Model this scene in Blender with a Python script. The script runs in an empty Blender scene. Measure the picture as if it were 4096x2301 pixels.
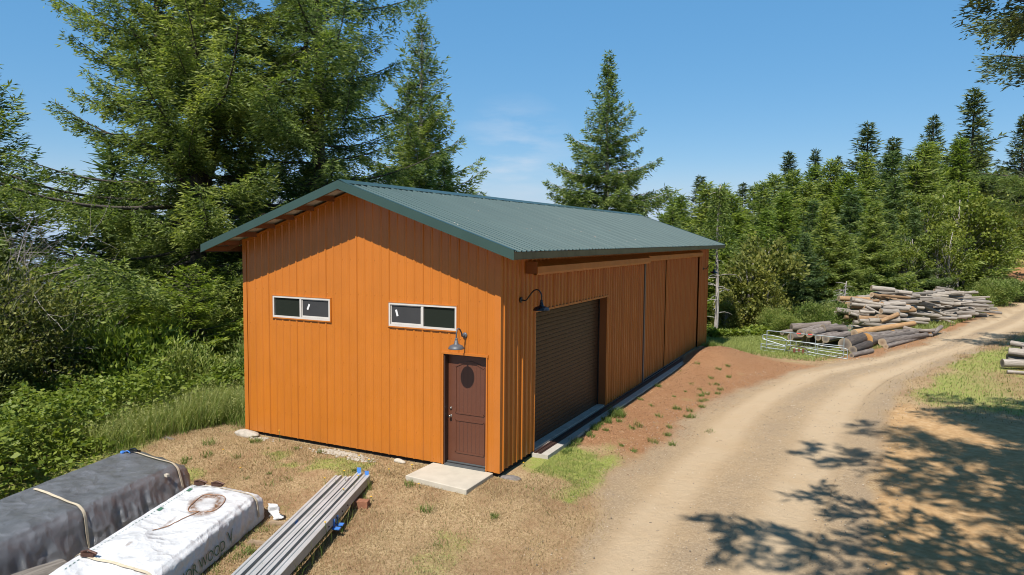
import bpy, math, random
import numpy as np
from mathutils import Vector, Matrix

random.seed(7)
SC = bpy.context.scene
COL = SC.collection

# ------------------------------------------------------------------ camera, sky, sun, exposure
CAM_LOC = np.array([6.788, -13.211, 5.012])
YAW, PITCH, ROLL = -0.4586, 0.0706, 0.0095
_d = np.array([math.sin(YAW) * math.cos(PITCH), math.cos(YAW) * math.cos(PITCH), -math.sin(PITCH)])
_r = np.cross(_d, [0, 0, 1]); _r /= np.linalg.norm(_r)
_u = np.cross(_r, _d)
_r2 = _r * math.cos(ROLL) + _u * math.sin(ROLL)
_u2 = -_r * math.sin(ROLL) + _u * math.cos(ROLL)
cam_data = bpy.data.cameras.new('camera')
cam_data.sensor_width = 36.0
cam_data.lens = 25.08
cam_data.clip_start = 0.1
cam_data.clip_end = 6000
cam = bpy.data.objects.new('camera', cam_data)
COL.objects.link(cam)
cam.matrix_world = Matrix(((_r2[0], _u2[0], -_d[0], CAM_LOC[0]), (_r2[1], _u2[1], -_d[1], CAM_LOC[1]),
                           (_r2[2], _u2[2], -_d[2], CAM_LOC[2]), (0, 0, 0, 1)))
SC.camera = cam

SUN_TRAVEL = Vector((-0.03, 0.73, -1.0))
_s = -SUN_TRAVEL.normalized()
SUN_EL = math.asin(_s.z)
SUN_ROT = math.atan2(_s.x, _s.y)
world = bpy.data.worlds.new('World')
SC.world = world
world.use_nodes = True
wn = world.node_tree
wn.nodes.clear()
sky = wn.nodes.new('ShaderNodeTexSky')
sky.sky_type = 'NISHITA'
sky.sun_disc = False
sky.sun_elevation = SUN_EL
sky.sun_rotation = SUN_ROT
sky.altitude = 1500
sky.air_density = 1.2
sky.dust_density = 0.1
sky.ozone_density = 6.0
bg = wn.nodes.new('ShaderNodeBackground')
bg.inputs['Strength'].default_value = 0.0745
wo = wn.nodes.new('ShaderNodeOutputWorld')
# one thin wisp of cloud low in the sky
tc = wn.nodes.new('ShaderNodeTexCoord')
mp = wn.nodes.new('ShaderNodeMapping')
mp.inputs['Scale'].default_value = (6, 6, 26)
mp.inputs['Rotation'].default_value = (0.25, 0.2, 0)
nz = wn.nodes.new('ShaderNodeTexNoise')
nz.inputs['Scale'].default_value = 1.6
nz.inputs['Detail'].default_value = 7
nz.inputs['Roughness'].default_value = 0.55
cr = wn.nodes.new('ShaderNodeValToRGB')
cr.color_ramp.elements[0].position = 0.42
cr.color_ramp.elements[1].position = 0.75
cdir = Vector((-0.437, 0.888, 0.105)).normalized()
vm = wn.nodes.new('ShaderNodeVectorMath'); vm.operation = 'DISTANCE'
vm.inputs[1].default_value = cdir
mr = wn.nodes.new('ShaderNodeMapRange')
mr.inputs['From Min'].default_value = 0.015
mr.inputs['From Max'].default_value = 0.095
mr.inputs['To Min'].default_value = 0.55
mr.inputs['To Max'].default_value = 0.0
mu = wn.nodes.new('ShaderNodeMath'); mu.operation = 'MULTIPLY'
mx = wn.nodes.new('ShaderNodeMix'); mx.data_type = 'RGBA'
mx.inputs[7].default_value = (6.2, 6.6, 7.2, 1)
hsv = wn.nodes.new('ShaderNodeHueSaturation')
hsv.inputs['Saturation'].default_value = 1.2
hsv.inputs['Value'].default_value = 1.0
L = wn.links.new
L(tc.outputs['Generated'], mp.inputs['Vector']); L(mp.outputs['Vector'], nz.inputs['Vector'])
L(nz.outputs['Fac'], cr.inputs['Fac'])
L(tc.outputs['Generated'], vm.inputs[0]); L(vm.outputs['Value'], mr.inputs['Value'])
L(cr.outputs['Color'], mu.inputs[0]); L(mr.outputs['Result'], mu.inputs[1])
L(sky.outputs['Color'], hsv.inputs['Color'])
# pale summer air: lifts the deep blue overhead, softens the bright band at the horizon
air = wn.nodes.new('ShaderNodeVectorMath'); air.operation = 'MULTIPLY_ADD'
air.inputs[1].default_value = (0.75, 0.54, 0.39)
air.inputs[2].default_value = (0.61, 1.92, 3.90)
L(hsv.outputs['Color'], air.inputs[0])
L(mu.outputs['Value'], mx.inputs[0]); L(air.outputs['Vector'], mx.inputs[6])
# low band of blue summer haze along the horizon
sx = wn.nodes.new('ShaderNodeSeparateXYZ'); L(tc.outputs['Generated'], sx.inputs[0])
hb = wn.nodes.new('ShaderNodeMapRange'); hb.interpolation_type = 'SMOOTHSTEP'
hb.inputs['From Min'].default_value = -0.01; hb.inputs['From Max'].default_value = 0.11
hb.inputs['To Min'].default_value = 1.0; hb.inputs['To Max'].default_value = 0.0
L(sx.outputs['Z'], hb.inputs['Value'])
hx = wn.nodes.new('ShaderNodeMix'); hx.data_type = 'RGBA'; hx.inputs[7].default_value = (3.9, 5.1, 6.5, 1)
L(hb.outputs['Result'], hx.inputs[0]); L(mx.outputs[2], hx.inputs[6])
L(hx.outputs[2], bg.inputs['Color']); L(bg.outputs['Background'], wo.inputs['Surface'])

sun_data = bpy.data.lights.new('sun', 'SUN')
sun_data.energy = 5.0
sun_data.angle = math.radians(0.53)
sun_data.color = (1.0, 0.945, 0.87)
sun = bpy.data.objects.new('sun', sun_data)
COL.objects.link(sun)
sun.rotation_euler = SUN_TRAVEL.to_track_quat('-Z', 'Y').to_euler()
sun.location = (0, -20, 30)

SC.view_settings.view_transform = 'Standard'
SC.view_settings.look = 'None'
SC.view_settings.exposure = 0.69
SC.view_settings.gamma = 1.0
SC.cycles.use_denoising = True
SC.cycles.denoiser = 'OPENIMAGEDENOISE'
SC.cycles.denoising_input_passes = 'RGB_ALBEDO_NORMAL'
SC.cycles.denoising_prefilter = 'ACCURATE'
SC.cycles.sample_clamp_indirect = 3.0
SC.cycles.filter_width = 1.0
SC.cycles.max_bounces = 6
SC.cycles.diffuse_bounces = 3
SC.cycles.glossy_bounces = 2
SC.cycles.transmission_bounces = 3
SC.cycles.transparent_max_bounces = 4

# ------------------------------------------------------------------ helpers
def vnoise(p, scale, seed=0, octv=3):
    """value noise of an (n,2) or (n,3) array, 0..1"""
    p = np.asarray(p, float)
    if p.shape[1] == 2:
        p = np.concatenate([p, np.zeros((len(p), 1))], 1)
    out = np.zeros(len(p)); amp = 1.0; tot = 0.0
    for o in range(octv):
        q = p / scale * (2.03 ** o) + 17.3 * o + seed * 7.77
        i = np.floor(q).astype(np.int64); f = q - i; f = f * f * (3 - 2 * f)
        def h(a, b, c):
            n = (i[:, 0] + a) * 374761393 + (i[:, 1] + b) * 668265263 + (i[:, 2] + c) * 2147483647 + seed * 9973
            n = (n ^ (n >> 13)) * 1274126177
            n = n & 0x7fffffff
            n = (n ^ (n >> 16)) * 1103515245 & 0x7fffffff
            return (n & 0xffff) / 65535.0
        x, y, z = f[:, 0], f[:, 1], f[:, 2]
        c00 = h(0, 0, 0) * (1 - x) + h(1, 0, 0) * x
        c10 = h(0, 1, 0) * (1 - x) + h(1, 1, 0) * x
        c01 = h(0, 0, 1) * (1 - x) + h(1, 0, 1) * x
        c11 = h(0, 1, 1) * (1 - x) + h(1, 1, 1) * x
        v = (c00 * (1 - y) + c10 * y) * (1 - z) + (c01 * (1 - y) + c11 * y) * z
        out += v * amp; tot += amp; amp *= 0.5
    return out / tot

def sstep(a, b, x):
    t = np.clip((x - a) / (b - a), 0, 1)
    return t * t * (3 - 2 * t)

def norm(v):
    return v / np.maximum(np.linalg.norm(v, axis=-1, keepdims=True), 1e-9)

class MB:
    """collects shapes that become ONE mesh object"""
    def __init__(self):
        self.v = []; self.q = []; self.t = []; self.n = 0; self.a = []; self.poly = []
    def add(self, v, q=None, t=None, tint=None):
        v = np.asarray(v, float).reshape(-1, 3)
        if q is not None and len(q): self.q.append(np.asarray(q, np.int64).reshape(-1, 4) + self.n)
        if t is not None and len(t): self.t.append(np.asarray(t, np.int64).reshape(-1, 3) + self.n)
        self.v.append(v); self.n += len(v)
        if tint is None: tint = np.full(len(v), 0.5)
        self.a.append(np.broadcast_to(np.asarray(tint, float), (len(v),)))
        return self
    def box(self, x0, x1, y0, y1, z0, z1, M=None, tint=None):
        v = np.array([(x, y, z) for z in (z0, z1) for y in (y0, y1) for x in (x0, x1)], float)
        if M is not None: v = v @ np.array(M)[:3, :3].T + np.array(M)[:3, 3]
        return self.add(v, [(0, 2, 3, 1), (4, 5, 7, 6), (0, 1, 5, 4), (2, 6, 7, 3), (0, 4, 6, 2), (1, 3, 7, 5)], tint=tint)
    def bar(self, p, q, w, h, up=(0, 0, 1), tint=None):
        """box section w x h from p to q"""
        p = np.array(p, float); q = np.array(q, float); d = norm(q - p)
        s = np.cross(d, up); s = norm(s); u = np.cross(s, d)
        v = []
        for c in (p, q):
            for a, b in ((-1, -1), (1, -1), (1, 1), (-1, 1)):
                v.append(c + s * a * w / 2 + u * b * h / 2)
        return self.add(v, [(0, 1, 5, 4), (1, 2, 6, 5), (2, 3, 7, 6), (3, 0, 4, 7), (3, 2, 1, 0), (4, 5, 6, 7)], tint=tint)
    def tube(self, pts, rad, n=6, cap=True, tint=None):
        pts = np.asarray(pts, float); m = len(pts)
        rad = np.broadcast_to(np.asarray(rad, float), (m,))
        d = np.gradient(pts, axis=0); d = norm(d)
        ref = np.array([0.31, 0.2, 0.93]) if abs(d[0][2]) < 0.9 else np.array([1.0, 0.1, 0.05])
        s = norm(np.cross(d, ref)); u = np.cross(d, s)
        a = np.arange(n) * 2 * math.pi / n
        v = pts[:, None, :] + rad[:, None, None] * (np.cos(a)[None, :, None] * s[:, None, :] + np.sin(a)[None, :, None] * u[:, None, :])
        v = v.reshape(-1, 3)
        q = []
        i = np.arange(m - 1)[:, None] * n; j = np.arange(n)[None, :]; k = (j + 1) % n
        q = np.stack([i + j, i + k, i + n + k, i + n + j], -1).reshape(-1, 4)
        t = []
        if cap:
            b = len(v)
            v = np.concatenate([v, pts[:1], pts[-1:]])
            for jj in range(n):
                t.append((b, (jj + 1) % n, jj)); t.append((b + 1, (m - 1) * n + jj, (m - 1) * n + (jj + 1) % n))
        if tint is not None and np.ndim(tint): tint = np.concatenate([np.repeat(tint, n), np.zeros(2) + .5]) if cap else np.repeat(tint, n)
        return self.add(v, q, t, tint)
    def lathe(self, prof, n=20, M=None, tint=None):
        prof = np.asarray(prof, float); m = len(prof)
        a = np.arange(n) * 2 * math.pi / n
        v = np.stack([prof[:, 0][:, None] * np.cos(a), prof[:, 0][:, None] * np.sin(a), np.repeat(prof[:, 1][:, None], n, 1)], -1).reshape(-1, 3)
        if M is not None: v = v @ np.array(M)[:3, :3].T + np.array(M)[:3, 3]
        i = np.arange(m - 1)[:, None] * n; j = np.arange(n)[None, :]; k = (j + 1) % n
        q = np.stack([i + j, i + k, i + n + k, i + n + j], -1).reshape(-1, 4)
        return self.add(v, q, tint=tint)
    def mesh(self, name, mat=None, smooth=False):
        me = bpy.data.meshes.new(name)
        v = np.concatenate(self.v)
        q = np.concatenate(self.q) if self.q else np.zeros((0, 4), np.int64)
        t = np.concatenate(self.t) if self.t else np.zeros((0, 3), np.int64)
        me.vertices.add(len(v)); me.vertices.foreach_set('co', v.astype(np.float32).ravel())
        nl = len(q) * 4 + len(t) * 3
        me.loops.add(nl)
        me.loops.foreach_set('vertex_index', np.concatenate([q.ravel(), t.ravel()]).astype(np.int32))
        me.polygons.add(len(q) + len(t))
        st = np.concatenate([np.arange(len(q)) * 4, len(q) * 4 + np.arange(len(t)) * 3]).astype(np.int32)
        me.polygons.foreach_set('loop_start', st)
        try:
            me.polygons.foreach_set('loop_total', np.concatenate([np.full(len(q), 4), np.full(len(t), 3)]).astype(np.int32))
        except Exception:
            pass
        me.polygons.foreach_set('use_smooth', np.full(len(q) + len(t), smooth))
        at = me.attributes.new('tint', 'FLOAT', 'POINT')
        at.data.foreach_set('value', np.concatenate(self.a).astype(np.float32))
        me.update(calc_edges=True)
        me.validate()
        if mat is not None: me.materials.append(mat)
        return me
    def build(self, name, mat=None, parent=None, smooth=False):
        o = bpy.data.objects.new(name, self.mesh(name, mat, smooth))
        COL.objects.link(o)
        if parent is not None: o.parent = parent
        return o

def tag(o, label, cat, group=None, kind=None):
    if label: o['label'] = label
    if cat: o['category'] = cat
    if group: o['group'] = group
    if kind: o['kind'] = kind
    return o

def thing(name, label, cat, loc=(0, 0, 0), rz=0.0, group=None):
    o = bpy.data.objects.new(name, None)
    o.empty_display_size = 0.3
    COL.objects.link(o)
    o.location = loc; o.rotation_euler = (0, 0, rz)
    return tag(o, label, cat, group)

def link(name, me, parent=None):
    o = bpy.data.objects.new(name, me)
    COL.objects.link(o)
    if parent is not None: o.parent = parent
    return o

# ------------------------------------------------------------------ materials
def newmat(name):
    m = bpy.data.materials.new(name); m.use_nodes = True
    nt = m.node_tree
    b = nt.nodes['Principled BSDF']
    return m, nt, b

def nd(nt, kind, **kw):
    n = nt.nodes.new(kind)
    for k, v in kw.items():
        if k in n.inputs: n.inputs[k].default_value = v
        else: setattr(n, k, v)
    return n

def ramp(nt, src, stops, interp='LINEAR'):
    r = nt.nodes.new('ShaderNodeValToRGB')
    r.color_ramp.interpolation = interp
    e = r.color_ramp.elements
    while len(e) < len(stops): e.new(0.5)
    for el, (p, c) in zip(e, stops):
        el.position = p
        el.color = (c, c, c, 1) if isinstance(c, (int, float)) else (*c, 1)
    nt.links.new(src, r.inputs['Fac'])
    return r.outputs['Color']

def mixc(nt, fac, a, b, mode='MIX'):
    m = nt.nodes.new('ShaderNodeMix'); m.data_type = 'RGBA'; m.blend_type = mode
    for s, v in ((0, fac), (6, a), (7, b)):
        if hasattr(v, 'links'): nt.links.new(v, m.inputs[s])
        elif isinstance(v, (int, float)): m.inputs[s].default_value = v if s == 0 else (v, v, v, 1)
        else: m.inputs[s].default_value = (*v, 1)
    return m.outputs[2]

def mth(nt, op, a, b=None, c=None, clamp=False):
    m = nt.nodes.new('ShaderNodeMath'); m.operation = op; m.use_clamp = clamp
    for s, v in ((0, a), (1, b), (2, c)):
        if v is None: continue
        if hasattr(v, 'links'): nt.links.new(v, m.inputs[s])
        else: m.inputs[s].default_value = v
    return m.outputs[0]

def noise(nt, scale, detail=4, rough=0.55, vec=None, dist=0.0):
    n = nd(nt, 'ShaderNodeTexNoise', Scale=scale, Detail=detail, Roughness=rough, Distortion=dist)
    if vec is None:
        g = nt.nodes.new('ShaderNodeNewGeometry'); vec = g.outputs['Position']
    nt.links.new(vec, n.inputs['Vector'])
    return n.outputs['Fac']

def objvec(nt, scale=(1, 1, 1), src='Object'):
    t = nt.nodes.new('ShaderNodeTexCoord'); m = nt.nodes.new('ShaderNodeMapping')
    m.inputs['Scale'].default_value = scale
    nt.links.new(t.outputs[src], m.inputs['Vector'])
    return m.outputs['Vector']

def bump(nt, b, h, strength=0.3, dist=0.02):
    n = nd(nt, 'ShaderNodeBump', Strength=strength, Distance=dist)
    nt.links.new(h, n.inputs['Height']); nt.links.new(n.outputs['Normal'], b.inputs['Normal'])

def attr(nt, name):
    a = nt.nodes.new('ShaderNodeAttribute'); a.attribute_name = name
    return a.outputs['Fac']

def simple(name, col, rough=0.5, metal=0.0, spec=None, var=0.12, scale=3.0, bmp=0.0, bscale=60.0):
    m, nt, b = newmat(name)
    n = noise(nt, scale, 5)
    lo = tuple(c * (1 - var) for c in col); hi = tuple(min(1, c * (1 + var)) for c in col)
    nt.links.new(ramp(nt, n, [(0.3, lo), (0.7, hi)]), b.inputs['Base Color'])
    b.inputs['Roughness'].default_value = rough
    b.inputs['Metallic'].default_value = metal
    if spec is not None: b.inputs['Specular IOR Level'].default_value = spec
    if bmp: bump(nt, b, noise(nt, bscale, 4), bmp, 0.01)
    return m

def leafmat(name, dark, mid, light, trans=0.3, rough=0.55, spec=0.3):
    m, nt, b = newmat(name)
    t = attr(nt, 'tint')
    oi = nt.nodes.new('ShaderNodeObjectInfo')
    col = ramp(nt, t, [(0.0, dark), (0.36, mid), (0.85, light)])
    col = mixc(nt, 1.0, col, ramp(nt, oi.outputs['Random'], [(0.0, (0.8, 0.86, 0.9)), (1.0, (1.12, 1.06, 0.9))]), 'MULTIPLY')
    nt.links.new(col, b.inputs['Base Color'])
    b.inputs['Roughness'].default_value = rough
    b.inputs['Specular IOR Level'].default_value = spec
    tr = nt.nodes.new('ShaderNodeBsdfTranslucent')
    nt.links.new(mixc(nt, 1.0, col, (1.25, 1.3, 0.6), 'MULTIPLY'), tr.inputs['Color'])
    ms = nt.nodes.new('ShaderNodeMixShader'); ms.inputs[0].default_value = trans
    nt.links.new(b.outputs[0], ms.inputs[1]); nt.links.new(tr.outputs[0], ms.inputs[2])
    nt.links.new(ms.outputs[0], nt.nodes['Material Output'].inputs['Surface'])
    return m

def barkmat(name, a, c, vs=1.0):
    m, nt, b = newmat(name)
    v = objvec(nt, (9 * vs, 9 * vs, 2.2 * vs))
    n = noise(nt, 2.0, 6, 0.65, v)
    nt.links.new(ramp(nt, n, [(0.3, a), (0.65, c)]), b.inputs['Base Color'])
    b.inputs['Roughness'].default_value = 0.95
    bump(nt, b, n, 0.6, 0.03)
    return m

M = {}
M['needle_spruce'] = leafmat('needle_spruce', (0.024, 0.042, 0.015), (0.165, 0.245, 0.060), (0.42, 0.48, 0.14), 0.48)
M['needle_blue'] = leafmat('needle_blue', (0.022, 0.040, 0.018), (0.105, 0.175, 0.064), (0.24, 0.31, 0.11), 0.42)
M['needle_dark'] = leafmat('needle_dark', (0.020, 0.034, 0.0165), (0.085, 0.125, 0.05), (0.20, 0.24, 0.08), 0.3)
M['needle_fir'] = leafmat('needle_fir', (0.026, 0.050, 0.014), (0.135, 0.215, 0.036), (0.31, 0.39, 0.06), 0.42)
M['alder_leaf'] = leafmat('alder_leaf', (0.078, 0.1105, 0.0195), (0.1958, 0.2565, 0.0405), (0.324, 0.348, 0.06), 0.4)
M['bramble_leaf'] = leafmat('bramble_leaf', (0.034, 0.064, 0.014), (0.150, 0.230, 0.036), (0.32, 0.38, 0.06), 0.42)
M['shrub_leaf'] = leafmat('shrub_leaf', (0.028, 0.044, 0.012), (0.125, 0.155, 0.032), (0.30, 0.29, 0.07), 0.3, 0.55, 0.25)
M['madrone_leaf'] = leafmat('madrone_leaf', (0.045, 0.062, 0.014), (0.17, 0.195, 0.036), (0.34, 0.32, 0.07), 0.35)
M['grass_green'] = leafmat('grass_green', (0.06, 0.105, 0.02), (0.185, 0.285, 0.05), (0.42, 0.44, 0.17), 0.42)
M['grass_lush'] = leafmat('grass_lush', (0.060, 0.110, 0.02), (0.165, 0.25, 0.045), (0.34, 0.38, 0.12), 0.35)
M['grass_dry'] = leafmat('grass_dry', (0.182, 0.119, 0.063), (0.42, 0.28, 0.14), (0.65, 0.494, 0.273), 0.2)
M['bark'] = barkmat('bark', (0.035, 0.027, 0.02), (0.12, 0.10, 0.08))
M['bark_grey'] = barkmat('bark_grey', (0.24, 0.20, 0.175), (0.56, 0.52, 0.47))
M['twig_pale'] = barkmat('twig_pale', (0.20, 0.17, 0.14), (0.40, 0.36, 0.32))

# ------------------------------------------------------------------ terrain
RL = np.array([(-60, 12), (-9, 3.2), (-6, 2.6), (-3.2, 2.25), (-0.6, 2.0), (2.5, 1.88), (7.5, 2.0), (12.5, 2.63), (17.4, 3.84),
               (22.2, 6.56), (28.8, 9.26), (39.9, 12.5), (63, 19.5), (90, 32), (130, 60)], float)
RR = np.array([(-60, 18), (-9, 8.2), (-6, 7.6), (-0.7, 7.05), (2.3, 7.2), (8.5, 7.5), (14.3, 7.95), (17.8, 8.7), (23.75, 10.4),
               (30.6, 12.9), (38.4, 15.5), (60, 22.5), (90, 37), (130, 66)], float)

def road_edges(y):
    return np.interp(y, RL[:, 0], RL[:, 1]), np.interp(y, RR[:, 0], RR[:, 1])

def ground_h(x, y):
    x = np.asarray(x, float); y = np.asarray(y, float)
    z = np.full(np.broadcast(x, y).shape, -0.33)
    # level pad in front of the gable wall
    z = z + 0.23 * sstep(-3.2, -0.6, y) * sstep(-13, -8, x) * (1 - sstep(0.3, 2.4, x)) * (1 - sstep(20.5, 23.0, y))
    # earth bank along the long wall, ending in a low mound
    z = z + 0.05 * (1 - sstep(0.4, 2.3, x)) * sstep(2.0, 5.0, y) * (1 - sstep(21, 24, y)) * sstep(-8, -6, x)
    z = z + 0.42 * np.exp(-((x - 1.5) / 1.15) ** 2 - ((y - 18.3) / 2.6) ** 2)
    # fall to the west, into the trees
    w = np.maximum(0, -9.6 - x)
    z = z - 0.10 * w - 0.010 * np.minimum(w, 25) ** 2 * sstep(0, 10, w) - 9.0 * sstep(25, 90, w) - 25 * sstep(80, 300, w)
    # behind the barn
    z = z - 2.2 * sstep(24, 45, y) * (1 - sstep(-3, 6, x + 0.0 * y)) * sstep(-60, -10, x)
    # the land climbs away on the far right
    z = z + 0.8 * sstep(45, 70, y) * sstep(4, 16, x)
    e = y - 0.35 * (x - 25)
    z = z + 0.3 * sstep(66, 78, e) * sstep(5, 25, x) + 3.4 * sstep(79, 84.5, e) * sstep(14, 20, x) + 6.0 * sstep(88, 120, e) * sstep(15, 40, x)
    z = z + 9 * sstep(110, 260, y) * sstep(-60, 10, x)
    # hills far away
    r = np.hypot(x, y)
    z = z + 60 * sstep(500, 1500, r) * vnoise(np.stack([x.ravel(), y.ravel()], 1), 420, 5, 2).reshape(z.shape) * 0.5
    # roadbed, slightly hollowed by the wheels
    xl, xr = road_edges(y)
    c = (x - xl) / (xr - xl)
    inr = sstep(-0.15, 0.15, c) * (1 - sstep(0.85, 1.15, c))
    z = z + inr * (0.05 * np.cos((c - 0.5) * 6.28 * 2) * 0.5 - 0.03)
    return z

def gh(x, y):
    return float(ground_h(np.array([x]), np.array([y]))[0])

def ground_weights(x, y):
    P = np.stack([x, y], 1)
    n1 = vnoise(P, 1.7, 1, 4) - 0.5
    n2 = vnoise(P, 0.55, 2, 3) - 0.5
    n3 = vnoise(P, 5.5, 3, 3) - 0.5
    xl, xr = road_edges(y)
    wob = n1 * 1.5 + n2 * 0.5
    dl = x - xl + wob * 0.8; dr = xr - x + wob * 0.8
    road = sstep(-0.45, 0.75, np.minimum(dl, dr))
    dirt = sstep(2.2, 4.6, y + n1 * 2.5) * (1 - sstep(19.6, 21.6, y + n1 * 1.2 + 0.35 * (x - 1.5))) * sstep(0.0, 0.3, x) * (1 - sstep(-0.2, 0.9, dl))
    dirt = np.maximum(dirt, 0.75 * (1 - sstep(0.2, 1.7, np.abs(dl + 0.5))) * sstep(20, 23, y) * (1 - sstep(40, 60, y)))
    dirt = np.maximum(dirt, 0.30 * (1 - sstep(0.3, 1.6, np.abs(dl + 0.4))) * (1 - sstep(2, 5, y)))
    sand = sstep(-0.6, 0.5, x - xr + wob * 0.6) * (1 - sstep(11.5, 14.5, y + n1 * 3 + 0.3 * (x - 9)))
    right = sstep(-0.2, 0.8, x - xr + wob)
    grassR = right * sstep(12, 16, y + n1 * 3 + 0.25 * (x - 9)) * (0.55 + n3 * 1.5)
    leftv = (1 - sstep(-0.6, 0.4, dl + 0.9))
    grassF = leftv * sstep(20, 22.5, y + n1) * 0.85
    # lush patch at the near corner, sparse green through the dry lawn
    d = np.hypot((x - 0.75) / 1.05, (y - 1.75) / 1.25)
    corner = (1 - sstep(0.55, 1.15, d + n2 * 0.7)) * 0.95
    corner = np.maximum(corner, 0.42 * (1 - sstep(0.3, 1.2, np.hypot((x - 0.7) / 0.55, (y + 3.4) / 1.3) + n2 * 1.2)))
    weeds = sstep(0.05, 0.26, n1 + n2 * 0.8) * 0.62 * (1 - road)
    verge = 0.75 * np.exp(-((dl + 0.25) / 0.45) ** 2) * sstep(0.48, 0.62, n1 + n3 * 0.6 + 0.5) * sstep(-4, 0, y) * (1 - sstep(18, 20, y))
    bank = 1 - sstep(-9.6, -8.6, x + n1 * 0.8 - 0.35 * np.maximum(0, -y - 1.2))
    green = np.clip(np.maximum.reduce([grassR, grassF, corner, verge, weeds * (1 - dirt) * (1 - sand), bank * 0.8]), 0, 1)
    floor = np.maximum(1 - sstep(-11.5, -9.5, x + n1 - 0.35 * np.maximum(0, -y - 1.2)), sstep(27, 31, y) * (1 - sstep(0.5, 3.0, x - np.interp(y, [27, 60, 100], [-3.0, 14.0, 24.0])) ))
    bankcut = sstep(76, 78, y - 0.35 * (x - 25)) * (1 - sstep(85, 87, y - 0.35 * (x - 25))) * sstep(14, 19, x)
    dirt = np.maximum(dirt, bankcut)
    dirt = dirt * (1 - verge)
    return dict(w_road=road, w_dirt=dirt, w_sand=sand, w_green=green, w_floor=floor * (1 - bankcut))

def terrain_mat(name):
    m, nt, b = newmat(name)
    g = nt.nodes.new('ShaderNodeNewGeometry').outputs['Position']
    nf = noise(nt, 22, 6, 0.78, g); nm = noise(nt, 5.0, 5, 0.6, g); nc = noise(nt, 0.8, 4, 0.6, g); ng = noise(nt, 90, 3, 0.7, g)
    v = nd(nt, 'ShaderNodeTexVoronoi', Scale=38.0); nt.links.new(g, v.inputs['Vector'])
    v2 = nd(nt, 'ShaderNodeTexVoronoi', Scale=17.0); nt.links.new(g, v2.inputs['Vector'])
    def w(nm_, amt=0.5, src=None):
        a = attr(nt, nm_)
        s = mth(nt, 'MULTIPLY_ADD', mth(nt, 'SUBTRACT', src if src is not None else nf, 0.5), amt * 1.6, a)
        return ramp(nt, s, [(0.28, 0.0), (0.72, 1.0)])
    # dry lawn: straw over brown soil
    straw = ramp(nt, nf, [(0.30, (0.20, 0.115, 0.06)), (0.43, (0.38, 0.25, 0.13)), (0.55, (0.55, 0.40, 0.22)), (0.72, (0.72, 0.57, 0.36))])
    straw = mixc(nt, ramp(nt, nc, [(0.40, 0.0), (0.62, 0.75)]), straw, (0.30, 0.17, 0.088))
    straw = mixc(nt, ramp(nt, nm, [(0.5, 0.0), (0.75, 0.5)]), straw, (0.50, 0.36, 0.21))
    green = ramp(nt, nf, [(0.25, (0.16, 0.17, 0.036)), (0.5, (0.31, 0.36, 0.08)), (0.75, (0.52, 0.50, 0.19))])
    green = mixc(nt, ramp(nt, nm, [(0.45, 0.0), (0.7, 0.6)]), green, (0.44, 0.33, 0.155))
    dirt = ramp(nt, nf, [(0.25, (0.17, 0.085, 0.043)), (0.5, (0.385, 0.20, 0.098)), (0.72, (0.56, 0.34, 0.185))])
    dirt = mixc(nt, ramp(nt, v.outputs['Distance'], [(0.0, 0.5), (0.2, 0.0)]), dirt, (0.50, 0.31, 0.18))
    dirt = mixc(nt, ramp(nt, nc, [(0.4, 0.0), (0.7, 0.4)]), dirt, (0.33, 0.155, 0.072))
    sand = ramp(nt, nm, [(0.3, (0.46, 0.275, 0.125)), (0.55, (0.60, 0.38, 0.185)), (0.75, (0.68, 0.47, 0.26))])
    sand = mixc(nt, ramp(nt, nf, [(0.3, 0.35), (0.5, 0.0)]), sand, (0.33, 0.20, 0.10))
    # gravel road: pale fines where the wheels run, grey stones between
    road = ramp(nt, nf, [(0.25, (0.38, 0.27, 0.16)), (0.5, (0.49, 0.355, 0.215)), (0.78, (0.59, 0.445, 0.285))])
    stones = ramp(nt, v.outputs['Color'], [(0.2, (0.30, 0.22, 0.14)), (0.6, (0.45, 0.335, 0.205)), (0.9, (0.60, 0.475, 0.32))])
    tr = attr(nt, 'track')
    road = mixc(nt, ramp(nt, mth(nt, 'ADD', tr, mth(nt, 'MULTIPLY', nm, 0.55)), [(0.35, 0.62), (0.95, 0.0)]), road, stones)
    road = mixc(nt, ramp(nt, mth(nt, 'ADD', tr, mth(nt, 'MULTIPLY', nm, 0.35)), [(0.55, 0.0), (1.1, 0.65)]), road, (0.62, 0.475, 0.31))
    road = mixc(nt, ramp(nt, mth(nt, 'ADD', tr, mth(nt, 'MULTIPLY', nc, 0.5)), [(0.2, 0.5), (0.5, 0.0)]), road, (0.36, 0.265, 0.175))
    road = mixc(nt, ramp(nt, nc, [(0.45, 0.0), (0.8, 0.45)]), road, (0.52, 0.36, 0.20))
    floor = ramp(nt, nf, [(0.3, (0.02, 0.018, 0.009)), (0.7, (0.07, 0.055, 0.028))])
    col = mixc(nt, w('w_green', 0.75), straw, green)
    col = mixc(nt, w('w_sand', 0.35), col, sand)
    col = mixc(nt, w('w_dirt', 0.55), col, dirt)
    col = mixc(nt, w('w_road', 0.30), col, road)
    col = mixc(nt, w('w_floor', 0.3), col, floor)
    # scattered small stones and chips
    chip = ramp(nt, v2.outputs['Distance'], [(0.05, 1.0), (0.09, 0.0)])
    chip = mth(nt, 'MULTIPLY', chip, ramp(nt, v2.outputs['Color'], [(0.80, 0.0), (0.84, 0.9)]))
    col = mixc(nt, chip, col, ramp(nt, nm, [(0.4, (0.20, 0.15, 0.11)), (0.6, (0.62, 0.54, 0.44))]))
    nt.links.new(col, b.inputs['Base Color'])
    b.inputs['Roughness'].default_value = 1.0
    b.inputs['Specular IOR Level'].default_value = 0.1
    h = mth(nt, 'ADD', mth(nt, 'MULTIPLY', nf, 1.1), mth(nt, 'MULTIPLY', nm, 1.6))
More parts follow.
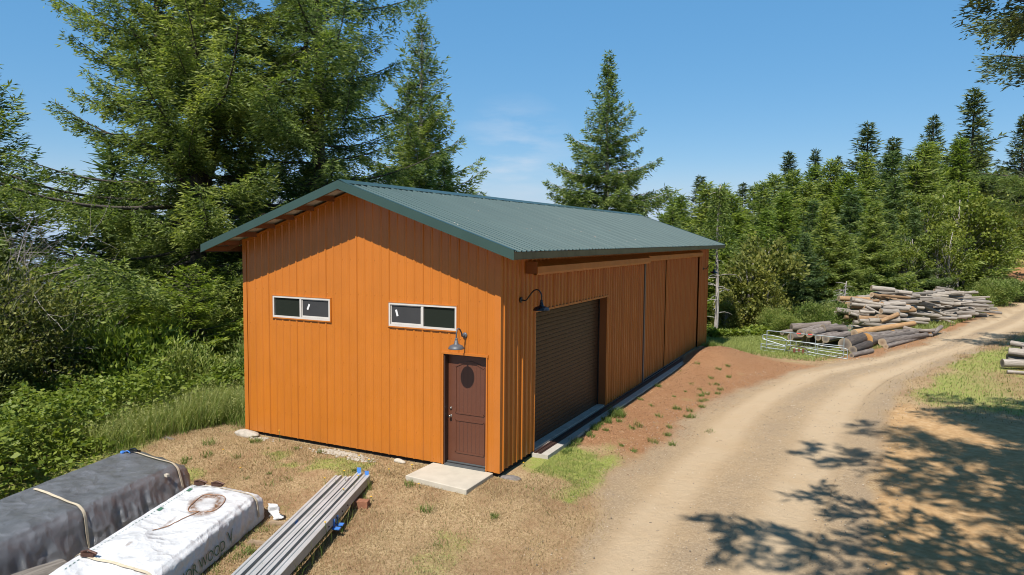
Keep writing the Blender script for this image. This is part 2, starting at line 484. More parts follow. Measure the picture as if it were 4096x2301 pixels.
    h = mth(nt, 'ADD', h, mth(nt, 'MULTIPLY', ng, 0.3))
    bump(nt, b, h, 0.75, 0.035)
    return m

M['terrain'] = terrain_mat('terrain')

def grid_sheet(name, X, Y, dz, mat, keep=None):
    nx, ny = X.shape[1], X.shape[0]
    x = X.ravel(); y = Y.ravel()
    P = np.stack([x, y], 1)
    z = ground_h(x, y) + dz
    near = np.exp(-(np.hypot(x - 2, y - 5) / 40) ** 2)
    z = z + near * (vnoise(P, 0.7, 11, 3) - 0.5) * 0.05
    i = np.arange(ny - 1)[:, None] * nx; j = np.arange(nx - 1)[None, :]
    q = np.stack([i + j, i + j + 1, i + nx + j + 1, i + nx + j], -1).reshape(-1, 4)
    mb = MB(); mb.add(np.stack([x, y, z], 1), q)
    o = mb.build(name, mat, None, True)
    wts = ground_weights(x, y)
    xl, xr = road_edges(y)
    c = (x - xl) / (xr - xl) + (vnoise(P, 3.0, 21, 2) - 0.5) * 0.10
    wts['track'] = np.exp(-((c - 0.27) / 0.11) ** 2) + np.exp(-((c - 0.70) / 0.12) ** 2)
    for k, a in wts.items():
        at = o.data.attributes.new(k, 'FLOAT', 'POINT')
        at.data.foreach_set('value', a.astype(np.float32))
    return o

def spaced(lo, hi, step, far, growth=1.16):
    a = list(np.arange(lo, hi, step)); s = step
    while a[-1] < far: s *= growth; a.append(a[-1] + s)
    s = step
    while a[0] > -far: s *= growth; a.insert(0, a[0] - s)
    return np.array(a)

gx = spaced(-15, 15, 0.17, 3000); gy = spaced(-9, 30, 0.17, 3000)
GX, GY = np.meshgrid(gx, gy)
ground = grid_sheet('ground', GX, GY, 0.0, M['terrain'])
tag(ground, 'dry straw coloured lawn, red dirt and grass around the barn', None, None, 'structure')
ry = np.concatenate([np.arange(-12, 30, 0.2), np.arange(30, 125, 0.8)])
rc = np.linspace(0.0, 1.0, 41)
RXL, RXR = road_edges(ry)
# the sheet ends inside the soft edge of the gravel, where ground and road carry the same blend
RX = (RXL[:, None] + 0.9) * (1 - rc) + (RXR[:, None] - 0.9) * rc
road = grid_sheet('gravel_road', RX, np.repeat(ry[:, None], 41, 1), 0.012, M['terrain'])
tag(road, 'tan gravel road with pale wheel tracks', None, None, 'structure')

# ------------------------------------------------------------------ the barn
W, LEN = 7.32, 21.9
PITCH_R = 0.3402
EAVE_X, EAVE_Z = 0.64, 4.735
RIDGE_X, RIDGE_Z = -W / 2, 4.735 + (0.64 + W / 2) * 0.3402
OVY = 0.73
def roof_z(x):
    return RIDGE_Z - abs(x - RIDGE_X) * PITCH_R

def paint(name, col, rough, var=0.06, coat=0.0, dirt=0.0, dcol=(0.2, 0.15, 0.1)):
    m, nt, b = newmat(name)
    n = noise(nt, 1.1, 5, 0.6)
    c = ramp(nt, n, [(0.3, tuple(x * (1 - var) for x in col)), (0.7, tuple(min(1, x * (1 + var)) for x in col))])
    # each coil of sheet has weathered a little differently, with faint vertical streaks
    c = mixc(nt, 1.0, c, ramp(nt, noise(nt, 1.0, 4, 0.6, objvec(nt, (1.1, 1.1, 0.12))), [(0.3, 0.93), (0.7, 1.05)]), 'MULTIPLY')
    if dirt:
        g = nt.nodes.new('ShaderNodeNewGeometry'); sp = nt.nodes.new('ShaderNodeSeparateXYZ')
        nt.links.new(g.outputs['Position'], sp.inputs[0])
        d = ramp(nt, mth(nt, 'ADD', sp.outputs['Z'], mth(nt, 'MULTIPLY', noise(nt, 2.5, 4), 0.8)), [(0.3, dirt), (0.9, 0.0)])
        c = mixc(nt, d, c, dcol)
    nt.links.new(c, b.inputs['Base Color'])
    rn = ramp(nt, noise(nt, 4.0, 4), [(0.3, rough * 0.85), (0.7, min(1, rough * 1.15))])
    nt.links.new(rn, b.inputs['Roughness'])
    # faint oil-canning of sheet metal
    bump(nt, b, noise(nt, 1.6, 2, 0.4), 0.06, 0.03)
    return m

M['siding'] = paint('siding_orange', (0.578, 0.180, 0.018), 0.38, 0.05, dirt=0.22, dcol=(0.42, 0.16, 0.04))
M['trim_orange'] = paint('trim_orange', (0.568, 0.176, 0.019), 0.46)
M['jamb_brown'] = paint('jamb_brown', (0.30, 0.105, 0.028), 0.5)
M['trim_grey'] = paint('trim_grey', (0.16, 0.13, 0.12), 0.45)
M['brown'] = simple('door_brown', (0.135, 0.048, 0.025), 0.42, var=0.04)
M['groove'] = simple('groove_shade_brown', (0.07, 0.028, 0.018), 0.6, var=0.04)  # darker brown stands in for the shade inside the door's grooves
M['frame_brown'] = simple('frame_brown', (0.06, 0.028, 0.02), 0.5, var=0.04)
M['garage'] = simple('garage_brown', (0.072, 0.039, 0.022), 0.42, spec=0.15, var=0.08)
M['black_gap'] = simple('black_gap', (0.012, 0.010, 0.009), 0.9)
M['wood_brown'] = simple('wood_brown', (0.23, 0.085, 0.03), 0.75, var=0.2, scale=6)
M['soffit'] = simple('soffit_white', (0.62, 0.58, 0.52), 0.6)
M['concrete'] = simple('concrete', (0.50, 0.46, 0.40), 0.9, var=0.14, scale=5, bmp=0.25)
M['concrete_pale'] = simple('concrete_pale', (0.56, 0.50, 0.40), 0.9, var=0.09, scale=3, bmp=0.2)
M['vinyl'] = simple('white_vinyl', (0.66, 0.62, 0.57), 0.4, var=0.03)
M['screen'] = simple('insect_screen', (0.035, 0.035, 0.036), 0.7)
M['sill_grey'] = simple('threshold_grey', (0.10, 0.11, 0.115), 0.5)
M['metal'] = simple('brushed_metal', (0.55, 0.52, 0.48), 0.28, 1.0, var=0.04)
M['lamp_grey'] = simple('lamp_grey', (0.088, 0.094, 0.108), 0.5, var=0.04)
M['lamp_black'] = simple('lamp_black', (0.010, 0.012, 0.018), 0.35, var=0.04)
M['paper'] = simple('paper_white', (0.8, 0.8, 0.8), 0.6, var=0.02)

def glass_dark():
    m, nt, b = newmat('dark_glass')
    b.inputs['Base Color'].default_value = (0.012, 0.016, 0.012, 1)
    b.inputs['Roughness'].default_value = 0.04
    b.inputs['Specular IOR Level'].default_value = 0.5
    n = noise(nt, 60, 3, 0.7)
    nt.links.new(ramp(nt, n, [(0.66, (0.022, 0.028, 0.022)), (0.78, (0.12, 0.12, 0.10))]), b.inputs['Base Color'])
    return m
M['glass'] = glass_dark()

def roofmat():
    m, nt, b = newmat('roof_green')
    n = noise(nt, 0.6, 5, 0.6)
    c = ramp(nt, n, [(0.3, (0.047, 0.092, 0.094)), (0.7, (0.060, 0.110, 0.110))])
    # needles and bird marks fallen on the sheet
    v = nd(nt, 'ShaderNodeTexVoronoi', Scale=5.5)
    vv = objvec(nt, (1, 1.7, 1)); nt.links.new(vv, v.inputs['Vector'])
    s = mth(nt, 'MULTIPLY', ramp(nt, v.outputs['Distance'], [(0.06, 1.0), (0.12, 0.0)]), ramp(nt, v.outputs['Color'], [(0.55, 0.0), (0.6, 0.9)]))
    s = mth(nt, 'MULTIPLY', s, ramp(nt, noise(nt, 0.35, 3), [(0.42, 0.0), (0.6, 1.0)]))
    c = mixc(nt, s, c, ramp(nt, noise(nt, 9, 2), [(0.4, (0.22, 0.12, 0.07)), (0.6, (0.55, 0.50, 0.44))]))
    nt.links.new(c, b.inputs['Base Color'])
    b.inputs['Roughness'].default_value = 0.5
    b.inputs['Specular IOR Level'].default_value = 0.17
    bump(nt, b, noise(nt, 1.4, 2, 0.4), 0.05, 0.03)
    return m
M['roof'] = roofmat()
M['roof_trim'] = paint('trim_green', (0.040, 0.078, 0.064), 0.36, 0.05)
def eavemat():
    m, nt, b = newmat('trim_stained')
    v = objvec(nt, (0.2, 1.5, 0.15))
    n = noise(nt, 2.0, 5, 0.7, v)
    nt.links.new(ramp(nt, n, [(0.38, (0.040, 0.055, 0.047)), (0.5, (0.075, 0.09, 0.072)), (0.66, (0.105, 0.11, 0.085))]), b.inputs['Base Color'])
    b.inputs['Roughness'].default_value = 0.4
    return m
M['eave_trim'] = eavemat()

def siding_profile(u0, u1, cuts, pitch=0.2286, rib=0.017, phase=0.0, minor=True):
    pts = {}
    k = math.floor((u0 - phase) / pitch) - 1
    while k * pitch + phase < u1 + pitch:
        c = k * pitch + phase
        h = rib * (1.45 if k % 4 == 0 else 1.0)          # sheets lap on every fourth rib
        for du, dd in ((-0.032, 0), (-0.013, h), (0.013, h), (0.032, 0)): pts[round(c + du, 5)] = dd
        if minor:
            for f in (1 / 3, 2 / 3):
                cc = c + pitch * f
                for du, dd in ((-0.012, 0), (0, 0.0035), (0.012, 0)): pts[round(cc + du, 5)] = dd
        k += 1
    us = sorted(pts); ds = [pts[u] for u in us]
    allu = sorted(set([u for u in us if u0 < u < u1] + [u0, u1] + [c for c in cuts if u0 < c < u1]))
    return np.array(allu), np.interp(allu, us, ds)

def ribbed_wall(mb, u0, u1, z0, top, openings, to_world, phase=0.0, screws=(), minor=True, rib=0.017):
    cuts = [c for o in openings for c in o[:2]]
    us, ds = siding_profile(u0, u1, cuts, phase=phase, minor=minor, rib=rib)
    for i in range(len(us) - 1):
        a, b = us[i], us[i + 1]
        if b - a < 1e-6: continue
        mid = (a + b) / 2
        segs = [(z0, None)]
        for o in sorted([o for o in openings if o[0] < mid < o[1]], key=lambda o: o[2]):
            lo, hi = segs.pop()
            segs.append((lo, o[2])); segs.append((o[3], None))
        for lo, hi in segs:
            ta, tb = (top(a), top(b)) if hi is None else (hi, hi)
            if ta - lo < 1e-4: continue
            mb.add([to_world(a, ds[i], lo), to_world(b, ds[i + 1], lo), to_world(b, ds[i + 1], tb), to_world(a, ds[i], ta)], [(0, 1, 2, 3)])
    # screw heads in rows, one beside each rib
    k = math.ceil((u0 - phase) / 0.2286)
    while k * 0.2286 + phase < u1 - 0.03:
        c = k * 0.2286 + phase + 0.055
        for z in screws:
            zz = z + 0.012 * math.sin(k * 12.9 + z * 3)
            if any(o[0] - 0.06 < c < o[1] + 0.06 and o[2] - 0.06 < zz < o[3] + 0.06 for o in openings) or c > u1 or zz > top(c) - 0.08: continue
            v = []; n = 6
            for rr, dd in ((0.0095, 0.0), (0.0085, 0.006), (0.004, 0.010)):
                for j in range(n):
                    an = j * math.pi / 3
                    v.append(to_world(c + rr * math.cos(an), dd, zz + rr * math.sin(an)))
            q = [(r * n + j, r * n + (j + 1) % n, (r + 1) * n + (j + 1) % n, (r + 1) * n + j) for r in range(2) for j in range(n)] + [(12, 13, 14, 15), (12, 15, 16, 17)]
            mb.add(v, q)
        k += 1

barn = thing('barn', 'long orange ribbed metal barn with dark green metal roof and brown doors', 'barn')
WIN = [(-6.34, -4.53), (-2.83, -1.05)]
WZ0, WZ1 = 2.98, 3.51
DX0, DX1, DZ1 = -1.375, -0.315, 2.46

# front gable wall
mb = MB()
ops = [(a, b, WZ0, WZ1) for a, b in WIN] + [(DX0, DX1, -0.02, DZ1)]
ribbed_wall(mb, -W, 0.0, 0.0, lambda u: roof_z(u) - 0.10, ops, lambda u, d, z: (u, -d, z), phase=-0.10,
            screws=(0.10, 0.62, 1.30, 2.02, 2.80, 3.66, 4.45, 5.2))
mb.build('front_wall', M['siding'], barn)
# corner trims
mb = MB()
mb.box(-0.115, 0.026, -0.027, 0.0, 0.0, roof_z(0) - 0.06); mb.box(0.0, 0.026, 0.0005, 0.10, 0.0, roof_z(0.03) - 0.06)
mb.build('corner_trim', M['trim_orange'], barn)
mb = MB()
mb.box(-W - 0.026, -W + 0.10, -0.027, 0.0, 0.0, roof_z(-W) - 0.06); mb.box(-W - 0.026, -W, 0.0005, 0.10, 0.0, roof_z(-W) - 0.06)
mb.build('corner_trim', M['trim_orange'], barn)
mb = MB()
mb.box(-0.0, 0.026, LEN - 0.09, LEN + 0.026, 0.0, roof_z(0.03) - 0.06)
mb.build('corner_trim', M['trim_orange'], barn)
# foundation strip inside the walls, coloured black for the shaded gap under the siding
mb = MB()
mb.box(-W + 0.06, -0.06, 0.06, LEN - 0.06, -1.4, 0.035)
mb.build('foundation', M['black_gap'], barn)
# back and far left walls
mb = MB()
ribbed_wall(mb, -W, 0.0, -0.6, lambda u: roof_z(u) - 0.10, [], lambda u, d, z: (u, LEN + d, z), minor=False)
mb.build('back_wall', M['siding'], barn)
mb = MB()
ribbed_wall(mb, 0.0, LEN, -1.2, lambda u: roof_z(-W) - 0.10, [], lambda u, d, z: (-W - d, u, z), minor=False)
mb.build('left_wall', M['siding'], barn)
# long right wall
GY0, GY1, GZ = 1.76, 6.87, 3.29
SD0, SD1, SDZ = 10.90, 19.94, 4.2
mb = MB()
ribbed_wall(mb, 0.0, LEN, 0.02, lambda u: roof_z(0) - 0.10, [(GY0, GY1, -0.02, GZ), (SD0, SD1, -0.02, SDZ)],
            lambda u, d, z: (d, u, z), phase=0.12, screws=(0.12, 0.80, 1.62, 2.40, 3.2), rib=0.035)
mb.build('side_wall', M['siding'], barn)
# sliding door leaves
mb = MB(); mb.box(-0.14, -0.11, SD0 - 0.1, SD1 + 0.1, 0.0, SDZ + 0.1); mb.build('black_backing', M['black_gap'], barn)  # black sheet stands in for the dark seen through the door seams
for (a, b) in ((10.94, 13.86), (13.99, 16.975), (17.005, 19.80)):
    mb = MB()
    ribbed_wall(mb, a, b, 0.045, lambda u: SDZ, [], lambda u, d, z: (-0.055 + d, u, z), phase=0.05, rib=0.033)
    sd = mb.build('sliding_door', M['siding'], barn)
    mb = MB(); mb.box(-0.06, -0.02, a, b, 0.022, 0.058); mb.build('bottom_rail', M['trim_grey'], sd)
mb = MB(); mb.box(-0.05, 0.045, 10.79, 10.90, 0.015, SDZ); mb.build('door_post', M['trim_grey'], barn)
# track covers under the eave
mb = MB()
def hood(mb, y0, y1, d, zt, zf, zb):
    sec = [(0.0, zt), (d, zf), (d, zb + 0.05), (d - 0.02, zb), (d - 0.06, zb), (d - 0.06, zb + 0.05), (0.0, zb + 0.06)]
    v = [(x, y, z) for y in (y0, y1) for x, z in sec]; n = len(sec)
    mb.add(v, [(j, (j + 1) % n, n + (j + 1) % n, n + j) for j in range(n)])
    for b in (0, n):
        mb.add([v[b + j] for j in range(n)], [(0, 1, 2, 3), (0, 3, 5, 6)], [(3, 4, 5)])
hood(mb, 1.22, 10.52, 0.30, 4.50, 4.36, 4.17)
mb.build('track_cover', M['trim_orange'], barn)
mb = MB(); hood(mb, 10.525, 19.75, 0.20, 4.52, 4.40, 4.22); mb.build('track_cover', M['trim_orange'], barn)
mb = MB(); mb.box(0.0, 0.285, 1.205, 1.218, 4.20, 4.47); mb.build('cover_end', M['jamb_brown'], barn)
# roll-up garage door in its deep opening
mb = MB()
npt = int((GZ - 0.02) / 0.105)
pz = []; px = []
for k in range(npt + 1):
    z = 0.03 + k * (GZ - 0.02) / (npt + 1)
    h = (GZ - 0.02) / (npt + 1)
    for f, dx in ((0.0, 0.0), (0.06, 0.007), (0.45, 0.010), (0.90, 0.008), (0.96, 0.0)):
        pz.append(z + f * h); px.append(-0.235 + dx)
for i in range(len(pz) - 1):
    mb.add([(px[i], GY0 - .05, pz[i]), (px[i], GY1 + .05, pz[i]), (px[i + 1], GY1 + .05, pz[i + 1]), (px[i + 1], GY0 - .05, pz[i + 1])], [(0, 1, 2, 3)])
mb.add([(px[-1], GY0 - .05, pz[-1]), (px[-1], GY1 + .05, pz[-1]), (px[-1], GY1 + .05, GZ + .1), (px[-1], GY0 - .05, GZ + .1)], [(0, 1, 2, 3)])
gd = mb.build('garage_door', M['garage'], barn)
for ya, yb in ((GY1 - 0.075, GY1 - 0.002), (GY0 + 0.002, GY0 + 0.075)):
    mb = MB(); mb.box(-0.222, -0.205, ya, yb, 0.03, GZ - 0.03); mb.build('door_rail', M['black_gap'], gd)
mb = MB()
mb.box(-0.30, 0.004, GY1, GY1 + 0.035, 0.02, GZ + 0.03); mb.box(-0.30, 0.004, GY0 - 0.035, GY0, 0.02, GZ + 0.03)
mb.box(-0.30, 0.004, GY0 - 0.035, GY1 + 0.035, GZ + 0.0305, GZ + 0.06)
mb.build('garage_jamb', M['jamb_brown'], barn)
mb = MB()
mb.box(0.005, 0.034, GY0 - 0.05, GY1 + 0.05, GZ - 0.012, GZ + 0.038)
mb.box(0.005, 0.026, GY0 - 0.05, GY0 + 0.001, 0.02, GZ - 0.0125); mb.box(0.005, 0.026, GY1 - 0.001, GY1 + 0.04, 0.02, GZ - 0.0125)
mb.build('garage_trim', M['trim_orange'], barn)
mb = MB(); mb.box(-0.26, -0.005, GY0 + 0.002, GY1 - 0.002, -0.3, 0.045); mb.build('garage_sill', M['concrete'], barn)
# concrete apron with the two floor rails of the sliding doors
mb = MB()
seg = [1.62, 4.6, 7.9, 11.3, 14.6, 17.7, 20.35]
for a, b in zip(seg[:-1], seg[1:]):
    mb.box(0.0, 0.43, a, b - 0.012, -0.5, 0.0)
mb.build('concrete_apron', M['concrete'], barn)
for x in (0.055, 0.165):
    mb = MB(); mb.box(x, x + 0.045, 1.66, 19.9, 0.0, 0.028); mb.box(x + 0.046, x + 0.075, 1.66, 19.9, 0.0, 0.010)
    mb.build('floor_rail', M['frame_brown'], barn)

# windows: white sliders
for wi, (a, b) in enumerate(WIN):
    wnd = MB()
    fr = 0.042
    wnd.box(a, b, -0.030, 0.05, WZ0, WZ0 + fr); wnd.box(a, b, -0.030, 0.05, WZ1 - fr, WZ1)
    wnd.box(a, a + fr, -0.030, 0.05, WZ0 + fr, WZ1 - fr); wnd.box(b - fr, b, -0.030, 0.05, WZ0 + fr, WZ1 - fr)
    mid = (a + b) / 2 + (0.01 if wi else -0.01)
    wnd.box(mid - 0.028, mid + 0.028, -0.024, 0.05, WZ0 + fr, WZ1 - fr)
    w0 = wnd.build('window', M['vinyl'], barn)
    scr_left = wi == 1
    for left in (True, False):
        p, q = (a + fr, mid - 0.028) if left else (mid + 0.028, b - fr)
        if left == scr_left:
            g_ = MB(); g_.box(p, q, 0.006, 0.010, WZ0 + fr, WZ1 - fr); sc_ = g_.build('screen', M['screen'], w0)
            g_ = MB(); e = 0.022
            g_.box(p + .004, q - .004, -0.006, 0.005, WZ0 + fr + .003, WZ0 + fr + e + .02); g_.box(p + .004, q - .004, -0.006, 0.005, WZ1 - fr - e, WZ1 - fr - .003)
            g_.box(p + .004, p + e, -0.006, 0.005, WZ0 + fr + e + .02, WZ1 - fr - e); g_.box(q - e, q - .004, -0.006, 0.005, WZ0 + fr + e + .02, WZ1 - fr - e)
            g_.build('sash', M['trim_sash'] if 'trim_sash' in M else M['vinyl'], w0)
            # paper sticker left on the screen
            cx = p + (0.20 if wi == 0 else 0.16); cz = WZ0 + 0.30; an = math.radians(25 if wi == 0 else -17)
            g_ = MB(); mt = Matrix.Translation((cx, 0.002, cz)) @ Matrix.Rotation(an, 4, 'Y')
            g_.box(-0.026, 0.026, -0.0015, 0.0015, -0.075, 0.075, mt); g_.build('sticker', M['paper'], w0)
        else:
            g_ = MB(); g_.box(p, q, 0.012, 0.018, WZ0 + fr, WZ1 - fr); g_.build('pane', M['glass'], w0)
    g_ = MB(); t = 0.028
    g_.box(a - t, b + t, -0.036, 0.0, WZ1 + 0.001, WZ1 + t); g_.box(a - t, b + t, -0.040, 0.0, WZ0 - t, WZ0 - 0.001)
    g_.box(a - t, a - 0.001, -0.034, 0.0, WZ0, WZ1); g_.box(b + 0.001, b + t, -0.034, 0.0, WZ0, WZ1)
    g_.build('window_trim', M['trim_orange'], w0)

# entrance door
dr = MB(); DY = 0.135
lx0, lx1, lz0, lz1 = DX0 + 0.035, DX1 - 0.012, 0.055, DZ1 - 0.02
dr.box(lx0, lx1, DY, DY + 0.04, lz0, lz1)
door = dr.build('door', M['brown'], barn)
up, gp = MB(), MB()
pl, pr = lx0 + 0.185, lx1 - 0.115
def arch(u):
    return 2.18 + 0.115 * math.sin(math.pi * u)
def moulding(mb, pts, w=0.034, h=0.016):
    for (x0, z0), (x1, z1) in zip(pts[:-1], pts[1:]):
        mb.bar((x0, DY - h / 2 + 0.001, z0), (x1, DY - h / 2 + 0.001, z1), w, h, up=(0, 1, 0))
ar = [(pl + (pr - pl) * k / 12, arch(k / 12)) for k in range(13)]
moulding(up, ar); moulding(up, [(pl, 1.15), (pl, arch(0))]); moulding(up, [(pr, 1.15), (pr, arch(1))]); moulding(up, [(pl, 1.15), (pr, 1.15)])
moulding(up, [(pl, 0.27), (pr, 0.27)]); moulding(up, [(pl, 0.99), (pr, 0.99)]); moulding(up, [(pl, 0.27), (pl, 0.99)]); moulding(up, [(pr, 0.27), (pr, 0.99)])
up.build('moulding', M['brown'], door)
for k in range(1, 7):
    x = pl + (pr - pl) * k / 7
    gp.box(x - 0.0035, x + 0.0035, DY - 0.002, DY - 0.0005, 1.17, arch(k / 7) - 0.02)
    gp.box(x - 0.0035, x + 0.0035, DY - 0.002, DY - 0.0005, 0.29, 0.97)
gp.build('groove_shade_strip', M['groove'], door)  # thin raised strips, groove shade put into their colour
for z, r in ((1.235, 0.034), (1.06, 0.030)):
    k = MB(); mt = Matrix.Translation((lx0 + 0.065, DY, z)) @ Matrix.Rotation(math.pi / 2, 4, 'X')
    if r > 0.033:
        k.lathe([(0.0, 0.03), (0.02, 0.03), (0.026, 0.022), (0.034, 0.008), (0.034, 0.0)], 16, mt); k.build('deadbolt', M['metal'], door, True)
    else:
        k.lathe([(0.0, 0.085), (0.018, 0.083), (0.030, 0.072), (0.031, 0.055), (0.018, 0.042), (0.012, 0.03), (0.014, 0.012), (0.034, 0.008), (0.034, 0.0)], 16, mt)
        k.build('door_knob', M['metal'], door, True)
fr_ = MB()
fr_.box(DX0, DX0 + 0.03, -0.004, 0.17, 0.0, DZ1 - 0.018); fr_.box(DX1 - 0.010, DX1, -0.004, 0.17, 0.0, DZ1 - 0.018)
fr_.box(DX0, DX1, -0.004, 0.17, DZ1 - 0.0175, DZ1)
fr_.build('door_frame', M['frame_brown'], barn)
fr_ = MB(); t = 0.042
fr_.box(DX0 - t, DX0 - 0.0005, -0.032, 0.0, 0.0, DZ1); fr_.box(DX1 + 0.0005, DX1 + t - .012, -0.032, 0.0, 0.0, DZ1)
fr_.box(DX0 - t - .01, DX1 + t, -0.036, 0.0, DZ1 + 0.0005, DZ1 + 0.05)
fr_.build('door_trim', M['trim_orange'], barn)
fr_ = MB(); fr_.box(DX0 + .031, DX1 - .011, -0.035, DY + 0.06, -0.05, 0.022); fr_.box(DX0 + .031, DX1 - .011, 0.09, DY + 0.03, 0.0225, 0.05)
fr_.build('threshold', M['sill_grey'], barn)

# roof
def slope_pt(sgn, s, y, lift=0.0):
    """point at horizontal distance s from the ridge"""
    n = (PITCH_R * sgn / math.hypot(1, PITCH_R), 0, 1 / math.hypot(1, PITCH_R))
    return (RIDGE_X + sgn * s + n[0] * lift, y, RIDGE_Z - s * PITCH_R + n[2] * lift)
SE = EAVE_X - RIDGE_X
Y0, Y1 = -OVY, LEN + OVY
rf = MB()
for sgn in (1, -1):
    us, ds = siding_profile(Y0, Y1, [], rib=0.026, phase=0.03, minor=False)
    se = SE + 0.035
    for i in range(len(us) - 1):
        rf.add([slope_pt(sgn, 0.02, us[i], ds[i]), slope_pt(sgn, se, us[i], ds[i]), slope_pt(sgn, se, us[i + 1], ds[i + 1]), slope_pt(sgn, 0.02, us[i + 1], ds[i + 1])], [(0, 1, 2, 3)])
roof = rf.build('roof', M['roof'], barn)
sf = MB()
for sgn in (1, -1):
    sf.add([slope_pt(sgn, 0, Y0 + .02, -0.012), slope_pt(sgn, SE, Y0 + .02, -0.012), slope_pt(sgn, SE, Y1 - .02, -0.012), slope_pt(sgn, 0, Y1 - .02, -0.012)], [(0, 1, 2, 3)])
sf.build('roof_underside', M['soffit'], roof)
rg = MB()
for sgn in (1, -1):
    a = [slope_pt(sgn, 0.0, y, 0.052) for y in (Y0 - .02, Y1 + .02)]; b = [slope_pt(sgn, 0.21, y, 0.034) for y in (Y0 - .02, Y1 + .02)]; c = [slope_pt(sgn, 0.215, y, 0.004) for y in (Y0 - .02, Y1 + .02)]
    a = [(RIDGE_X, p[1], RIDGE_Z + 0.055) for p in a]
    rg.add([a[0], b[0], b[1], a[1]], [(0, 1, 2, 3)]); rg.add([b[0], c[0], c[1], b[1]], [(0, 1, 2, 3)])
rg.build('ridge_cap', M['roof_trim'], roof)
for yy, sy in ((Y0, -1), (Y1, 1)):
    for sgn in (1, -1):
        rk = MB()
        for (h0, h1, th, off) in ((0.03, -0.145, 0.022, 0.0), (-0.1455, -0.165, 0.034, 0.0)):
            v = []
            for y in (yy + sy * off, yy + sy * (off + th)):
                for s in (0.0, SE + 0.03):
                    for h in (h0, h1):
                        v.append((RIDGE_X + sgn * s, y, RIDGE_Z - s * PITCH_R + h))
            rk.add(v, [(0, 1, 3, 2), (4, 6, 7, 5), (0, 2, 6, 4), (1, 5, 7, 3), (2, 3, 7, 6), (0, 4, 5, 1)])
        # top return lapping the sheet
        v = [(RIDGE_X + sgn * s, y, RIDGE_Z - s * PITCH_R + 0.034) for s in (0.0, SE + 0.03) for y in (yy + sy * 0.022, yy - sy * 0.09)]
        rk.add(v, [(0, 1, 3, 2)])
        rk.build('rake_trim', M['roof_trim'], roof)
for sgn, mt in ((1, M['eave_trim']), (-1, M['roof_trim'])):
    et = MB(); x = RIDGE_X + sgn * (SE + 0.004)
    et.box(min(x, x + sgn * .02), max(x, x + sgn * .02), Y0 + .001, Y1 - .001, EAVE_Z - 0.150, EAVE_Z - 0.022)
    et.box(min(x - sgn * .05, x + sgn * .028), max(x - sgn * .05, x + sgn * .028), Y0 + .001, Y1 - .001, EAVE_Z - 0.164, EAVE_Z - 0.1505)
    et.build('eave_trim', mt, roof)
# outlookers carrying the overhangs
for sgn in (1, -1):
    for k in range(7):
        s = 0.10 + k * 0.62
        lk = MB(); x = RIDGE_X + sgn * s; zt = RIDGE_Z - s * PITCH_R - 0.03
        lk.box(x - 0.02, x + 0.02, Y0 + 0.06, -0.028, zt - 0.125, zt - abs(PITCH_R) * 0.02)
        lk.build('outlooker', M['wood_brown'], roof)
    bd = MB()
    p, q = slope_pt(sgn, 0.06, Y0 + 0.035, -0.085), slope_pt(sgn, SE - 0.02, Y0 + 0.035, -0.085)
    bd.bar(p, q, 0.035, 0.12); bd.build('barge_board', M['wood_brown'], roof)
    bd = MB()
    p, q = slope_pt(sgn, 0.05, -0.012, -0.105), slope_pt(sgn, W / 2 + 0.01, -0.012, -0.105)
    bd.bar(p, q, 0.045, 0.055); bd.build('gable_trim', M['trim_orange'], roof)
    bd = MB(); x = RIDGE_X + sgn * (SE - 0.025)
    bd.box(x - 0.018, x + 0.018, Y0 + 0.055, Y1 - .05, EAVE_Z - 0.17, EAVE_Z - 0.03); bd.build('fascia_board', M['wood_brown'], roof)
for k in range(37):
    y = 0.05 + k * 0.605
    for sgn in (1, -1):
        if sgn < 0 and k > 3: continue
        rl = MB(); rl.bar(slope_pt(sgn, W / 2 + 0.03, y, -0.085), slope_pt(sgn, SE - 0.05, y, -0.085), 0.045, 0.10)
        rl.build('rafter_tail', M['wood_brown'], roof)

# ------------------------------------------------------------------ lamps on the walls
def gooseneck(label, loc, rz, mat, reach, rise, drop, sh):
    """plate on the wall at the origin, arm reaching along local -y"""
    t = thing('wall_lamp', label, 'wall lamp', loc, rz, 'gooseneck lamps on the barn walls')
    p = MB(); mt = Matrix.Rotation(math.pi / 2, 4, 'X')
    p.lathe([(0, 0.030), (0.035, 0.030), (0.055, 0.022), (0.062, 0.012), (0.062, 0.0)], 20, mt); p.build('wall_plate', mat, t, True)
    a = MB()
    P = [Vector((0, -0.02, 0)), Vector((0, -0.12, -0.005)), Vector((0, -reach * 0.38, rise * 0.30)), Vector((0, -reach * 0.62, rise * 0.90)),
         Vector((0, -reach * 0.84, rise * 0.98)), Vector((0, -reach * 0.985, rise * 0.62)), Vector((0, -reach, drop + 0.26)), Vector((0, -reach, drop + 0.20))]
    pts = []
    for i in range(len(P) - 1):
        p0 = P[max(i - 1, 0)]; p1 = P[i]; p2 = P[i + 1]; p3 = P[min(i + 2, len(P) - 1)]
        for k in range(6):
            u = k / 6
            pts.append(0.5 * ((2 * p1) + (p2 - p0) * u + (2 * p0 - 5 * p1 + 4 * p2 - p3) * u * u + (3 * p1 - p0 - 3 * p2 + p3) * u ** 3))
    pts.append(P[-1])
    a.tube([tuple(q) for q in pts], 0.0155, 10); a.build('arm', mat, t, True)
    s = MB(); mt = Matrix.Translation((0, -reach, drop))
    r = sh
    s.lathe([(0.0, 0.225), (0.026, 0.225), (0.030, 0.20), (0.030, 0.165), (0.041, 0.16), (0.041, 0.125), (0.048, 0.12), (0.050, 0.095), (r * 0.55, 0.080), (r * 0.80, 0.060), (r * 0.93, 0.030),
             (r, 0.004), (r, -0.004), (r * 0.92, 0.018), (r * 0.78, 0.048), (r * 0.5, 0.068), (0.0, 0.085)], 32, mt)
    s.build('lamp_shade', mat, t, True)
    return t
